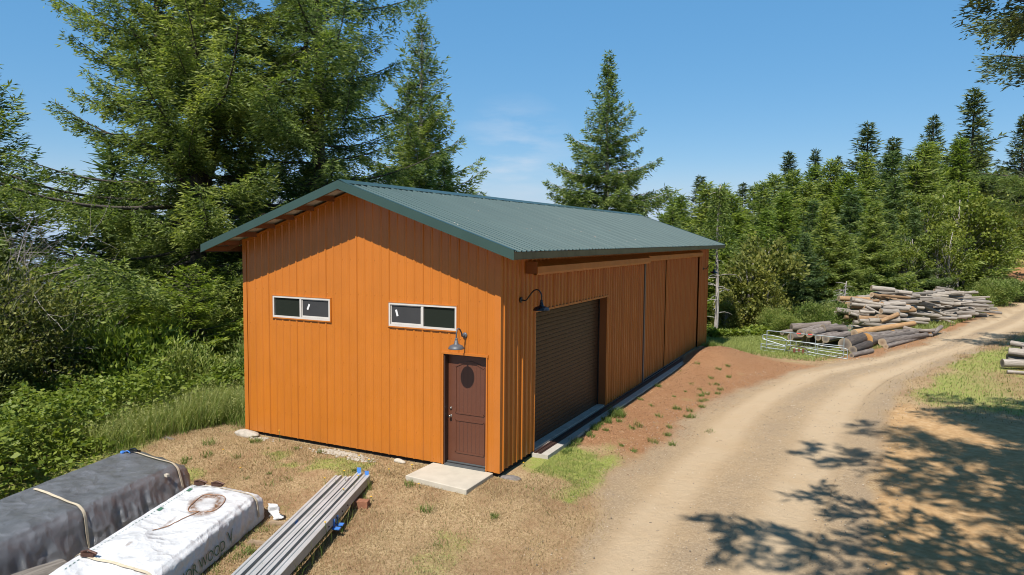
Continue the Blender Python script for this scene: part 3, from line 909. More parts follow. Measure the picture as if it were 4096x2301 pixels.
gooseneck('slate grey gooseneck lamp above the brown entrance door', (-0.84, -0.021, 2.90), 0, M['lamp_grey'], 0.36, 0.17, -0.24, 0.172)
gooseneck('black gooseneck lamp beside the upper corner of the roll-up garage door', (0.021, 0.94, 3.63), math.pi / 2, M['lamp_black'], 0.50, 0.24, -0.20, 0.185)
gooseneck('black gooseneck lamp at the far end of the long wall', (0.021, 20.72, 3.62), math.pi / 2, M['lamp_black'], 0.50, 0.24, -0.20, 0.185)

# ------------------------------------------------------------------ doorstep, pale rubble
mb = MB()
Sx = [(-1.66, 0.0), (-1.70, -1.0), (-0.13, -1.16), (-0.14, -0.01)]
def slab(mb, pts, z0, z1, ch=0.012):
    n = len(pts); c = np.mean(pts, 0); inn = [tuple(np.array(p) + (c - np.array(p)) / np.linalg.norm(c - np.array(p)) * ch * 1.6) for p in pts]
    v = [(*p, z0) for p in pts] + [(*p, z1 - ch) for p in pts] + [(*p, z1) for p in inn]
    q = [(j + r * n, (j + 1) % n + r * n, (j + 1) % n + (r + 1) * n, j + (r + 1) * n) for r in range(2) for j in range(n)] + [(2 * n, 2 * n + 1, 2 * n + 2, 2 * n + 3)]
    mb.add(v, q)
slab(mb, Sx, -0.35, -0.012)
o = mb.build('concrete_slab', M['concrete_pale'])
tag(o, 'pale square concrete slab on the ground before the brown entrance door', 'slab')

def rock(name, c, size, seed, mat, label, cat='stone', group=None):
    import bmesh
    bm = bmesh.new(); bmesh.ops.create_icosphere(bm, subdivisions=3, radius=1)
    v = np.array([x.co[:] for x in bm.verts])
    n = vnoise(v + seed * 3.1, 0.7, seed, 3) - 0.5
    v = v * (1 + n[:, None] * 0.7) * np.array(size)
    v[:, 2] = np.maximum(v[:, 2], -size[2] * 0.6)
    f = [[x.index for x in fc.verts] for fc in bm.faces]; bm.free()
    m = MB(); m.add(v + np.array(c), None, f); ob = m.build(name, mat, None, True)
    if label: tag(ob, label, cat, group)
    return ob
M['old_stone'] = simple('old_stone', (0.21, 0.18, 0.16), 0.95, var=0.3, scale=12, bmp=0.5, bscale=30)
M['pale_rubble'] = simple('pale_rubble', (0.50, 0.44, 0.36), 1.0, var=0.2, scale=9, bmp=0.6, bscale=30)
rock('stone', (-7.12, -0.18, -0.05), (0.42, 0.17, 0.11), 3, M['pale_rubble'], 'pale lump of spilled concrete at the far left corner of the orange wall')
rock('stone', (-2.45, -0.14, -0.075), (0.16, 0.06, 0.06), 5, M['pale_rubble'], 'small pale concrete lump at the wall just left of the doorstep')
rock('stone', (0.20, 0.12, -0.11), (0.26, 0.14, 0.055), 8, M['old_stone'], 'grey concrete lump at the near right corner of the barn')
rock('stone', (-8.75, -1.15, -0.22), (0.45, 0.12, 0.10), 9, M['old_stone'], 'dull grey stone at the lawn edge beside the tall grass')
# crumbled concrete spilled along the wall foot
mb = MB(); rg_ = np.random.default_rng(4)
for cx, cy, sx, sy, n in ((-4.25, -0.27, 0.42, 0.14, 420), (-3.75, -0.22, 0.5, 0.08, 200), (-6.7, -0.22, 0.30, 0.10, 120), (-3.4, -0.4, 0.35, 0.12, 90)):
    for k in range(n):
        x = cx + rg_.normal() * sx * 0.55; y = cy + rg_.normal() * sy * 0.55; s = abs(rg_.normal()) * 0.018 + 0.012
        y = min(y, -0.06); z = gh(x, y) + 0.01
        a = rg_.uniform(0, 3.14); c, d = math.cos(a) * s, math.sin(a) * s
        mb.add([(x + c, y + d, z), (x - d, y + c, z), (x - c, y - d, z), (x + d, y - c, z), (x + d * .2, y, z + s * .7)], None, [(0, 1, 4), (1, 2, 4), (2, 3, 4), (3, 0, 4)])
o = mb.build('rubble', M['pale_rubble']); tag(o, 'white crumbled concrete at the foot of the orange wall', 'rubble', None, 'stuff')

# ------------------------------------------------------------------ wrapped stacks in the foreground
def tarp_mat(name, base, dark, rough, spec, stain=None, weave=0.25, crease=0.085):
    m, nt, b = newmat(name)
    v = objvec(nt)
    n = noise(nt, 3.2, 6, 0.65, v)
    c = ramp(nt, n, [(0.3, dark), (0.7, base)])
    if stain:
        t = attr(nt, 'tint')
        s = mth(nt, 'MULTIPLY', ramp(nt, t, [(0.55, 0.0), (0.95, 1.0)]), ramp(nt, noise(nt, 11, 5, 0.7, v), [(0.33, 0.35), (0.6, 1.0)]))
        c = mixc(nt, s, c, stain)
    nt.links.new(c, b.inputs['Base Color'])
    b.inputs['Roughness'].default_value = rough
    b.inputs['Specular IOR Level'].default_value = spec
    # crumpled film: facets with sharp creases, plus fine weave
    dn = nd(nt, 'ShaderNodeTexNoise', Scale=2.5, Detail=3.0); nt.links.new(v, dn.inputs['Vector'])
    dv = nt.nodes.new('ShaderNodeVectorMath'); dv.operation = 'MULTIPLY_ADD'; dv.inputs[1].default_value = (0.35, 0.35, 0.35)
    nt.links.new(dn.outputs['Color'], dv.inputs[0]); nt.links.new(v, dv.inputs[2])
    hh = None
    for sc, am in ((2.2, 1.0), (5.0, 0.5)):
        vo = nd(nt, 'ShaderNodeTexVoronoi', Scale=sc); nt.links.new(dv.outputs['Vector'], vo.inputs['Vector'])
        t_ = mth(nt, 'MULTIPLY', vo.outputs['Distance'], am)
        hh = t_ if hh is None else mth(nt, 'ADD', hh, t_)
    h = mth(nt, 'ADD', hh, mth(nt, 'MULTIPLY', noise(nt, 60, 3, 0.6, v), weave * 0.35))
    bump(nt, b, h, 0.8, crease)
    return m
M['tarp_white'] = tarp_mat('tarp_white', (0.80, 0.80, 0.80), (0.70, 0.71, 0.72), 0.45, 0.4, (0.21, 0.105, 0.05))
M['tarp_grey'] = tarp_mat('tarp_grey', (0.19, 0.19, 0.20), (0.115, 0.115, 0.12), 0.33, 0.9, None, 0.8, 0.06)
M['strap'] = simple('strap_webbing', (0.66, 0.56, 0.40), 0.8, var=0.15, scale=12)
M['ratchet'] = simple('ratchet_rust', (0.10, 0.045, 0.03), 0.6, 0.4, var=0.4, scale=30)
M['blue_plastic'] = simple('blue_plastic', (0.07, 0.25, 0.72), 0.4, var=0.06)
M['print_green'] = simple('print_green', (0.06, 0.17, 0.11), 0.6, var=0.1)

class Stack:
    """tarp over a timber stack; u = metres along, q = 0..1 across the wrap from the left foot over the top to the right foot"""
    def __init__(s, corner, direc, width, height, length, skew, seed, bulge=0.02, wr=0.05, fold=0.05, sag=0.0, calm=0.0):
        s.c = np.array([*corner, 0.0]); d = np.array([*direc, 0.0]); s.d = d / np.linalg.norm(d)
        s.p = np.array([-s.d[1], s.d[0], 0.0]); s.w = width; s.h = height; s.l = length; s.sk = skew; s.seed = seed; s.wr = wr; s.fold = fold; s.sag = sag; s.bulge = bulge; s.calm = calm
        if s.p[0] < 0: s.p = -s.p
        s.z0 = min(gh(*(s.c + s.d * 0.5 + s.p * width)[:2]), gh(*(s.c + s.d * 1.0)[:2])) + 0.02
    def raw(s, u, q):
        h, w = s.h, s.w; per = 2 * h + w
        t = q * per
        r = 0.11
        # rounded rectangle: piecewise with smoothing
        a = np.clip(t, 0, h); b = np.clip(t - h, 0, w); c = np.clip(t - h - w, 0, h)
        x = b.copy(); z = a - c
        # round the two upper edges
        for edge, sg in ((h, 1), (h + w, -1)):
            e = np.clip(1 - np.abs(t - edge) / r, 0, 1) ** 2
            x = x + sg * e * r * 0.29; z = z - e * r * 0.29
        x = x + np.where(t < h, -0.06 * np.sin(np.pi * a / h) * s.bulge * 10 - 0.05 * (1 - a / h), 0) + np.where(t > h + w, 0.06 * np.sin(np.pi * c / h) * s.bulge * 10 + 0.05 * c / h, 0)
        z = z - s.sag * np.sin(np.pi * np.clip(b / w, 0, 1)) * (0.5 + 0.5 * np.sin(u * 2.1 + s.seed))
        return x, z
    def pt(s, u, q, wrinkle=1.0):
        u = np.asarray(u, float); q = np.asarray(q, float)
        x, z = s.raw(u, q)
        per = 2 * s.h + s.w; t = q * per
        side = np.clip(np.abs(t - per / 2) - s.w / 2, 0, s.h) / s.h
        P = np.stack([u, t, np.full_like(u, s.seed)], 1)
        n = 1 - np.abs(vnoise(P, 0.42, s.seed, 3) - 0.5) * 4
        n2 = 1 - np.abs(vnoise(P * [1, 0.35, 1], 0.22, s.seed + 3, 2) - 0.5) * 4
        n3 = 1 - np.abs(vnoise(P * [1, 1, 1] + np.stack([t * .8, -u * .3, 0 * u], 1), 0.75, s.seed + 8, 2) - 0.5) * 4
        off = wrinkle * (s.wr * (0.25 + 0.75 * side) * n * 0.6 + s.fold * side * (n2 * 0.5 + n3 * 0.45))
        if s.calm: off = off * (1 - s.calm * np.clip((t - (s.h * 1.12 + s.w)) / 0.14, 0, 1))
        # outward
        out = np.where(t < s.h, -1.0, np.where(t > s.h + s.w, 1.0, 0.0)); upw = np.where((t >= s.h) & (t <= s.h + s.w), 1.0, 0.15)
        top = np.where((t >= s.h) & (t <= s.h + s.w), 1.0, 0.0) * np.sin(np.pi * np.clip((t - s.h) / s.w, 0, 1)) ** .5
        lump = (vnoise(P * [1, 1, 0], 0.85, s.seed + 21, 2) - 0.45) * 0.20
        z = np.maximum(z + off * upw + wrinkle * top * lump, 0.0 * z)
        x = x + off * out
        end = s.sk * np.clip(x / s.w, -0.1, 1.1)
        endround = 0.22 * np.clip(1 - u / 0.5, 0, 1) ** 2
        z = z - endround * 0.5 * np.clip(z / s.h, 0, 1)
        return s.c + s.d * (u + end)[:, None] + s.p * x[:, None] + np.array([0, 0, 1.0]) * (s.z0 + z)[:, None]
    def sheet(s, name, mat, parent, nu=150, nq=110, stain=None):
        u = np.linspace(0, s.l, nu); q = np.linspace(0, 1, nq)
        U, Q = np.meshgrid(u, q, indexing='ij')
        v = s.pt(U.ravel(), Q.ravel())
        i = np.arange(nu - 1)[:, None] * nq; j = np.arange(nq - 1)[None, :]
        f = np.stack([i + j, i + j + 1, i + nq + j + 1, i + nq + j], -1).reshape(-1, 4)
        tint = np.zeros(len(v)) if stain is None else stain(U.ravel(), Q.ravel() * (2 * s.h + s.w) - s.h)
        mb = MB(); mb.add(v, f, tint=tint)
        # gathered far end: rings shrinking inwards, like a wrapped parcel end
        base = v[:nq]; cen = base.mean(0); cen[2] = s.z0 + s.h * 0.38
        rings = [base]
        for k, (sc, out) in enumerate(((0.97, 0.07), (0.85, 0.13), (0.62, 0.12), (0.35, 0.08), (0.03, 0.05))):
            rr = cen + (base - cen) * sc - s.d * out
            nn = vnoise(rr * 1.0, 0.16, s.seed + 9, 3) - 0.5
            rr = rr - s.d * (nn[:, None] * 0.16) * (1 if k < 4 else 0)
            rr[:, 2] = np.maximum(rr[:, 2], s.z0 - 0.02)
            rings.append(rr)
        # plain closing face at the other end
        near = v[-nq:]; cn = near.mean(0); b0 = np.concatenate([near, cn[None]])
        mb.add(b0, None, [(k, k + 1, nq) for k in range(nq - 1)] + [(nq - 1, 0, nq)], tint=np.zeros(nq + 1))
        rv = np.concatenate(rings)
        i = np.arange(len(rings) - 1)[:, None] * nq; j = np.arange(nq - 1)[None, :]
        f = np.stack([i + j + 1, i + j, i + nq + j, i + nq + j + 1], -1).reshape(-1, 4)
        mb.add(rv, f, tint=np.zeros(len(rv)))
        return mb.build(name, mat, parent, True)
    def band(s, name, mat, parent, u0, q0, q1, width, slant=0.0, lift=0.012):
        q = np.linspace(q0, q1, 60)
        a = s.pt(u0 + slant * q, q, 0.75); b = s.pt(u0 + width + slant * q, q, 0.75)
        # pulled taut: smooth along the run
        for arr in (a, b):
            for _ in range(3): arr[1:-1] = (arr[:-2] + arr[1:-1] + arr[2:]) / 3
        per = 2 * s.h + s.w; t = q * per
        nrm = np.where((t < s.h)[:, None], -s.p, np.where((t > s.h + s.w)[:, None], s.p, np.array([0, 0, 1.0])))
        nrm = norm(nrm + np.array([0, 0, 0.3]))
        a = a + nrm * (lift + s.wr * 0.25); b = b + nrm * (lift + s.wr * 0.25)
        v = np.concatenate([a, b, a - nrm * 0.006, b - nrm * 0.006]); n = len(q); f = []
        for i in range(n - 1):
            f += [(i, i + 1, n + i + 1, n + i), (2 * n + i + 1, 2 * n + i, 3 * n + i, 3 * n + i + 1), (i + 1, i, 2 * n + i, 2 * n + i + 1), (n + i, n + i + 1, 3 * n + i + 1, 3 * n + i)]
        mb = MB(); mb.add(v, f); return mb.build(name, mat, parent), a

gs = Stack((-7.15, -3.30), (0.24, -0.97), 1.72, 0.76, 5.6, 0.60, 4, 0.03, 0.09, 0.22, 0.05)
t = thing('covered_lumber_stack', 'long stack under a dark grey tarp held by cream webbing straps', 'covered stack', (0, 0, 0), 0, 'wrapped lumber stacks')
gs.sheet('tarp', M['tarp_grey'], t, 170, 130)
for u0, sl in ((0.22, 0.02), (2.55, 0.03)):
    st, _a = gs.band('strap', M['strap'], t, u0, 0.30, 0.99, 0.055, sl)
rb = MB(); p = gs.pt(np.array([0.25]), np.array([0.33]))[0]
rb.box(-0.13, 0.13, -0.05, 0.05, 0.0, 0.05, Matrix.Translation(p) @ Matrix.Rotation(0.3, 4, 'Z')); rb.tube([(p[0] - .1, p[1], p[2] + .06), (p[0] + .02, p[1] + .02, p[2] + .09), (p[0] + .12, p[1], p[2] + .06)], 0.016, 6)
rb.build('strap_ratchet', M['lamp_black'], t)
rb = MB(); p = gs.pt(np.array([0.42]), np.array([0.275]))[0]; rb.lathe([(0, .05), (.035, .045), (.045, .02), (.04, 0)], 8, Matrix.Translation(p)); rb.tube([p + [.0, 0, .03], p + [.10, .05, .05], p + [.2, .03, .03]], 0.012, 5)
rb.build('strap_end', M['blue_plastic'], t)
rb = MB(); p = gs.pt(np.array([0.62]), np.array([0.80]))[0] + np.array([.03, 0, .02]); rb.box(-.045, .045, -.03, .03, -.02, .03, Matrix.Translation(p)); rb.build('timber_end', M['concrete_pale'], t)

ws = Stack((-4.80, -3.62), (0.35, -0.937), 1.52, 0.52, 5.4, 0.50, 11, 0.03, 0.08, 0.12, 0.06, 0.8)
t = thing('covered_lumber_stack', 'stack in white printed lumber wrap with brown stains and a rusty wire loop', 'covered stack', (0, 0, 0), 0, 'wrapped lumber stacks')
def wstain(u, tt):
    # brown puddle of rot, a second smaller one
    P = np.stack([u, tt, 0 * u], 1); n = vnoise(P, 0.3, 6, 4) - 0.5
    d1 = np.hypot((u - 0.95 - 0.25 * (tt - .8)) / 0.42, (tt - 0.86) / 0.36) + n * 0.55
    a = np.exp(-((d1 - 0.95) / 0.30) ** 2) * 0.85 + 0.62 * (d1 < 0.9)
    d2 = np.hypot((u - 1.85 - 0.5 * (tt - .7)) / 0.5, (tt - 0.62) / 0.10) + n * 0.6
    d3 = np.hypot((u - 2.85) / 0.26, (tt - 0.62) / 0.08) + n * 0.6
    a = np.maximum(a, 0.8 * np.clip(1.25 - d2, 0, 1)); a = np.maximum(a, 0.8 * np.clip(1.2 - d3, 0, 1))
    return np.clip(a + 0.15 * np.clip(n, 0, 1), 0, 1)
ws.sheet('lumber_wrap', M['tarp_white'], t, 200, 150, wstain)
st, _a = ws.band('strap', M['strap'], t, 0.20, 0.20, 0.95, 0.05, 0.02)
st, _a = ws.band('strap', M['strap'], t, 3.35, 0.20, 0.80, 0.05, 0.0)
for u0, q in ((0.22, 0.45), (0.24, 0.29), (3.37, 0.30)):
    rb = MB(); p = ws.pt(np.array([u0]), np.array([q]))[0] + np.array([0, 0, .03])
    rb.box(-0.10, 0.10, -0.035, 0.035, 0.0, 0.05, Matrix.Translation(p) @ Matrix.Rotation(0.35, 4, 'Z')); rb.tube([p + [-.12, -.03, .05], p + [0, 0, .09], p + [.14, .04, .05]], 0.018, 6)
    rb.build('strap_ratchet', M['ratchet'], t)
rb = MB(); qs = np.linspace(0, 1, 60); uu = 0.95 + 0.38 * np.cos(qs * 6.0 + .6) + .05 * np.sin(qs * 17); tq = 0.86 + 0.30 * np.sin(qs * 6.0 + .6) + .04 * np.sin(qs * 11)
pts = ws.pt(np.concatenate([uu, np.linspace(uu[-1], 2.2, 25)]), (np.concatenate([tq, np.linspace(tq[-1], 0.58, 25)]) + ws.h) / (2 * ws.h + ws.w)) + np.array([0, 0, .012])
M['wire_rust'] = simple('rusty_wire', (0.36, 0.17, 0.075), 0.8, var=0.3, scale=20)
rb.tube(pts, 0.007, 5); rb.build('wire_loop', M['wire_rust'], t)
# printed words on the side of the wrap
def print_text(body, size, u0, v0, shear=0.0, name='printed_words', mat=None):
    cu = bpy.data.curves.new('words', 'FONT'); cu.body = body; cu.size = size; cu.resolution_u = 3; cu.offset = 0.0
    tmp = bpy.data.objects.new('words', cu); COL.objects.link(tmp)
    dg = bpy.context.evaluated_depsgraph_get(); dg.update()
    me = bpy.data.meshes.new_from_object(tmp.evaluated_get(dg))
    bpy.data.objects.remove(tmp); bpy.data.curves.remove(cu)
    co = np.array([v.co[:] for v in me.vertices]); faces = [list(p.vertices) for p in me.polygons]
    bpy.data.meshes.remove(me)
    per = 2 * ws.h + ws.w
    # letters read from the near end towards the far end when seen from the east
    u = u0 - co[:, 0]; tt = ws.h + ws.w + ws.h - (v0 + co[:, 1])
    P = ws.pt(u, tt / per) + ws.p * 0.022 + np.array([0, 0, 0.002])
    mb = MB(); mb.add(P, [f for f in faces if len(f) == 4], [f for f in faces if len(f) == 3])
    return mb.build(name, mat or M['print_green'], t)
print_text('EXTERIOR WOOD', 0.235, 3.42, 0.085)
print_text('V', 0.31, 1.38, 0.10, name='printed_mark')
# short green registration dashes along the wrap's left top edge
mb = MB()
for k in range(42):
    u = 0.25 + k * 0.085; q = (ws.h + 0.16) / (2 * ws.h + ws.w)
    big = k in (3, 14)
    du, dq = (0.14, 0.03) if big else (0.045, 0.004)
    a = ws.pt(np.array([u, u + du, u + du, u]), np.array([q, q, q + dq, q + dq])) + np.array([0, 0, .008])
    mb.add(a, [(0, 1, 2, 3)])
mb.build('dash_print', M['print_green'], t)
# loose flap of wrap at the far right corner
mb = MB(); fl = ws.pt(np.array([0.02]), np.array([0.93]))[0]; n = 9
v = np.array([[fl[0] + .02 + .30 * a + .04 * math.sin(b * 9), fl[1] + .10 + .06 * math.sin(a * 7 + b * 4), ws.z0 + .02 + .30 * b * (1 - .3 * a)] for a in np.linspace(0, 1, n) for b in np.linspace(0, 1, n)])
mb.add(v, [(i * n + j, i * n + j + 1, (i + 1) * n + j + 1, (i + 1) * n + j) for i in range(n - 1) for j in range(n - 1)], tint=0.1)
mb.build('wrap_flap', M['tarp_white'], t, True)

# ------------------------------------------------------------------ weathered post end in the near corner
def woodmat(name, a, bcol, c, sc=1.0, rough=0.9):
    m, nt, b = newmat(name)
    v = objvec(nt, (1.2 * sc, 14 * sc, 14 * sc))
    n = noise(nt, 1.6, 6, 0.7, v, 0.6)
    oi = nt.nodes.new('ShaderNodeObjectInfo')
    col = ramp(nt, n, [(0.28, a), (0.5, bcol), (0.72, c)])
    col = mixc(nt, 1.0, col, ramp(nt, oi.outputs['Random'], [(0.0, (0.62, 0.60, 0.58)), (0.5, (0.95, 0.93, 0.90)), (1.0, (1.2, 1.17, 1.12))]), 'MULTIPLY')
    nt.links.new(col, b.inputs['Base Color'])
    b.inputs['Roughness'].default_value = rough
    bump(nt, b, n, 0.7, 0.02)
    return m
M['wood_grey'] = woodmat('wood_grey', (0.10, 0.085, 0.07), (0.33, 0.29, 0.245), (0.52, 0.47, 0.41))
M['wood_pale'] = woodmat('wood_pale', (0.12, 0.10, 0.085), (0.35, 0.31, 0.27), (0.56, 0.52, 0.47))
M['wood_tan'] = woodmat('wood_tan', (0.16, 0.08, 0.035), (0.40, 0.24, 0.12), (0.60, 0.44, 0.27))
M['log_bark'] = woodmat('log_bark', (0.065, 0.050, 0.042), (0.23, 0.19, 0.165), (0.40, 0.35, 0.31), 0.7)
M['log_bark_dark'] = woodmat('log_bark_dark', (0.03, 0.022, 0.017), (0.085, 0.066, 0.054), (0.16, 0.13, 0.11), 0.7)
M['log_peeled'] = woodmat('log_peeled', (0.30, 0.15, 0.06), (0.52, 0.30, 0.13), (0.66, 0.44, 0.22), 0.5)
def endmat(name, a, bcol, c):
    m, nt, b = newmat(name)
    tcn = nt.nodes.new('ShaderNodeTexCoord')
    t_ = attr(nt, 'tint')
    n = noise(nt, 30, 4, 0.6)
    wv = mth(nt, 'SINE', mth(nt, 'MULTIPLY', t_, 60.0))
    f = mth(nt, 'ADD', mth(nt, 'MULTIPLY', wv, 0.10), mth(nt, 'ADD', mth(nt, 'MULTIPLY', t_, 0.75), mth(nt, 'MULTIPLY', n, 0.25)))
    nt.links.new(ramp(nt, f, [(0.15, a), (0.6, bcol), (0.95, c)]), b.inputs['Base Color']); b.inputs['Roughness'].default_value = 0.9
    return m
M['end_grey'] = endmat('end_grey', (0.10, 0.085, 0.075), (0.22, 0.18, 0.145), (0.42, 0.33, 0.22))
M['end_orange'] = endmat('end_orange', (0.40, 0.18, 0.05), (0.56, 0.27, 0.07), (0.62, 0.36, 0.14))
M['end_tan'] = endmat('end_tan', (0.26, 0.17, 0.10), (0.42, 0.30, 0.19), (0.50, 0.40, 0.28))

def log_obj(name, p, q, r0, r1, mat, label=None, cat='log', group=None, endm=None, bend=0.0, knob=0.0, seed=0, n=14, squareness=0.0, flat=1.0, m=12):
    """one log as its own object: local x runs along it; sawn ends are children"""
    p = np.array(p, float); q = np.array(q, float)
    ln = np.linalg.norm(q - p); d = (q - p) / ln
    s = np.cross([0, 0, 1.0], d); s /= np.linalg.norm(s); u = np.cross(d, s)
    x = np.linspace(0, ln, m)
    rad = np.linspace(r0, r1, m)
    a = np.arange(n) * 2 * math.pi / n + 0.3 * seed
    sq = 1.0 / np.maximum(np.abs(np.cos(a)), np.abs(np.sin(a)))
    prof = (1 - squareness) + squareness * np.minimum(sq, 1.33)
    X = np.repeat(x[:, None], n, 1); R = rad[:, None] * prof[None, :]
    P = np.stack([X.ravel() / max(r0, .05) * 0.35, np.tile(np.cos(a), m), np.tile(np.sin(a), m)], 1) * 0.5
    R = R * (1 + (vnoise(P + seed * 1.7, 0.35, seed % 50, 3) - 0.5).reshape(m, n) * (0.22 + knob))
    off = bend * np.sin(np.pi * x / ln)[:, None]
    v = np.stack([X, R * np.cos(a), R * np.sin(a) * flat + off], -1).reshape(-1, 3)
    i = np.arange(m - 1)[:, None] * n; j = np.arange(n)[None, :]; k = (j + 1) % n
    f = np.stack([i + j, i + k, i + n + k, i + n + j], -1).reshape(-1, 4)
    mb = MB(); mb.add(v, f)
    ob = mb.build(name, mat, None, squareness < 0.5)
    ob.matrix_world = Matrix(((d[0], s[0], u[0], p[0]), (d[1], s[1], u[1], p[1]), (d[2], s[2], u[2], p[2]), (0, 0, 0, 1)))
    for e, sg in ((0, -1), (m - 1, 1)):
        ring = v[e * n:(e + 1) * n]; c = ring.mean(0)
        eb = MB(); tt = []
        vv = [c + [sg * 0.004, 0, 0]]; tt.append(0.0)
        for fr in (0.5, 1.0):
            for w_ in ring: vv.append(c + (w_ - c) * fr * 0.995 + np.array([sg * 0.003, 0, 0])); tt.append(fr)
        tri = [(0, 1 + jj, 1 + (jj + 1) % n) for jj in range(n)]
        qd = [(1 + jj, 1 + n + jj, 1 + n + (jj + 1) % n, 1 + (jj + 1) % n) for jj in range(n)]
        eb.add(vv, qd, tri, tint=np.array(tt))
        eb.build('cut_end', endm or M['end_grey'], ob)
    if label: tag(ob, label, cat, group)
    return ob
log_obj('wooden_post', (-3.58, -7.02, 0.02), (-3.62, -9.6, 0.16), 0.205, 0.2, M['wood_grey'], 'weathered grey post end lying in front of the wrapped stacks', 'post', None, M['end_tan'], seed=3, n=20, squareness=0.35, knob=0.08, m=18)

# ------------------------------------------------------------------ galvanised beams on bricks
M['galv'] = simple('galvanised_steel', (0.62, 0.63, 0.62), 0.42, 0.3, var=0.10, scale=2.0)
M['galv_side'] = simple('weathered_flange', (0.50, 0.46, 0.40), 0.65, 0.1, var=0.12, scale=3)
M['brick'] = simple('red_brick', (0.30, 0.125, 0.065), 0.9, var=0.2, scale=14, bmp=0.3)
bd = np.array([0.352, -0.936]); bp = np.array([0.936, 0.352])
BT = [('leftmost of the four galvanised beams, with a wide gap beside it', 0.00, 0.135, 0.00), ('second galvanised beam from the left, between two dark gaps', 0.205, 0.15, 0.03),
      ('third galvanised beam, capped with a blue plastic tab at its far end', 0.385, 0.12, -0.20), ('rightmost galvanised beam, with blue brackets fixed under its outer side', 0.565, 0.145, -0.10)]
far0 = np.array([-2.90, -1.80])
for bi, (lab, off, wd, st_) in enumerate(BT):
    zt = 0.045; hgt = 0.165
    # C section with a stiffening groove along its top, local x = along, y = across
    sec = [(0, -hgt), (0, 0.0), (wd * 0.30, 0.0), (wd * 0.36, -0.018), (wd * 0.64, -0.018), (wd * 0.70, 0.0), (wd, 0.0), (wd, -hgt), (wd - 0.022, -hgt), (wd - 0.022, -hgt + 0.004), (wd - 0.004, -hgt + 0.004),
           (wd - 0.004, -0.022), (0.004, -0.022), (0.004, -hgt + 0.004), (0.022, -hgt + 0.004), (0.022, -hgt)]
    ln = 5.6
    mb = MB(); n = len(sec)
    v = [(x, y, z) for x in (0.0, ln) for y, z in sec]
    mb.add(v, [(j, (j + 1) % n, n + (j + 1) % n, n + j) for j in range(n)])
    for b in (0, n):
        mb.add([v[b + j] for j in range(n)], [(0, 1, 12, 13), (12, 1, 2, 3), (12, 3, 4, 11), (11, 4, 5, 6), (11, 6, 7, 10), (10, 7, 8, 9), (0, 13, 14, 15)])
    ob = mb.build('steel_beam', M['galv'])
    pos = far0 + bp * off + bd * st_
    ob.matrix_world = Matrix(((bd[0], bp[0], 0, pos[0]), (bd[1], bp[1], 0, pos[1]), (0, 0, 1, zt), (0, 0, 0, 1)))
    tag(ob, lab, 'steel beam', 'galvanised beams lying on the lawn')
    if bi == 3:
        s_ = MB(); s_.box(0.0, ln, wd + 0.0005, wd + 0.004, -hgt, -0.004); s_.build('outer_face', M['galv_side'], ob)
        for x in (1.45, 1.75, 2.05, 2.45):
            k = MB(); k.lathe([(0, .018), (.012, .016), (.016, .004), (.016, 0)], 6, Matrix.Translation((x, wd + 0.004, -0.10)) @ Matrix.Rotation(-math.pi / 2, 4, 'X')); k.build('bolt', M['ratchet'], ob)
        for x in (2.02, 2.20):
            k = MB(); k.box(x, x + 0.10, wd + 0.004, wd + 0.14, -hgt - 0.055, -hgt - 0.035); k.box(x, x + 0.02, wd + 0.0045, wd + 0.03, -hgt - 0.04, -0.06); k.build('blue_bracket', M['blue_plastic'], ob)
        k = MB(); k.box(-0.012, 0.0, 0.03, 0.115, -0.06, 0.075); k.build('end_tab', M['blue_plastic'], ob)
    if bi == 2:
        k = MB(); k.box(-0.012, 0.0, 0.01, 0.10, -0.06, 0.105); k.build('end_tab', M['blue_plastic'], ob)
    if bi == 0:
        k = MB(); k.box(2.3, 2.42, wd + 0.0005, wd + 0.006, -0.12, -0.02); k.build('blue_label', M['blue_plastic'], ob)
def brick(x, y, z, rz, lab, sz=(0.20, 0.10, 0.16)):
    import bmesh
    bm = bmesh.new(); bmesh.ops.create_cube(bm, size=1)
    bmesh.ops.scale(bm, vec=sz, verts=bm.verts); bmesh.ops.bevel(bm, geom=list(bm.edges), offset=0.006, segments=1, affect='EDGES')
    me = bpy.data.meshes.new('brick'); bm.to_mesh(me); bm.free(); me.materials.append(M['brick'])
    o = link('brick', me); o.location = (x, y, z); o.rotation_euler = (0, 0, rz); tag(o, lab, 'brick', 'blocks under the beams'); return o
brick(-1.85, -2.32, -0.235, 0.36, 'red block sticking out under the far end of the rightmost beam', (0.34, 0.17, 0.20))
brick(-2.55, -2.58, -0.225, 0.36, 'red block hidden under the middle of the far beam ends', (0.30, 0.17, 0.20))
M['plank'] = woodmat('old_plank', (0.15, 0.10, 0.06), (0.34, 0.25, 0.16), (0.46, 0.36, 0.25))
for k, (x, y, rz, ln) in enumerate(((-2.55, -3.55, 0.22, 0.75), (-2.25, -4.35, 0.2, 0.7))):
    mb = MB(); mb.box(-ln / 2, ln / 2, -0.06, 0.06, 0, 0.05); o = mb.build('plank', M['plank'])
    o.location = (x, y, gh(x, y) - 0.005); o.rotation_euler = (0, 0, rz)
    tag(o, ('short old plank on the lawn between the white stack and the beams, farther one', 'short old plank on the lawn between the white stack and the beams, nearer one')[k], 'plank')

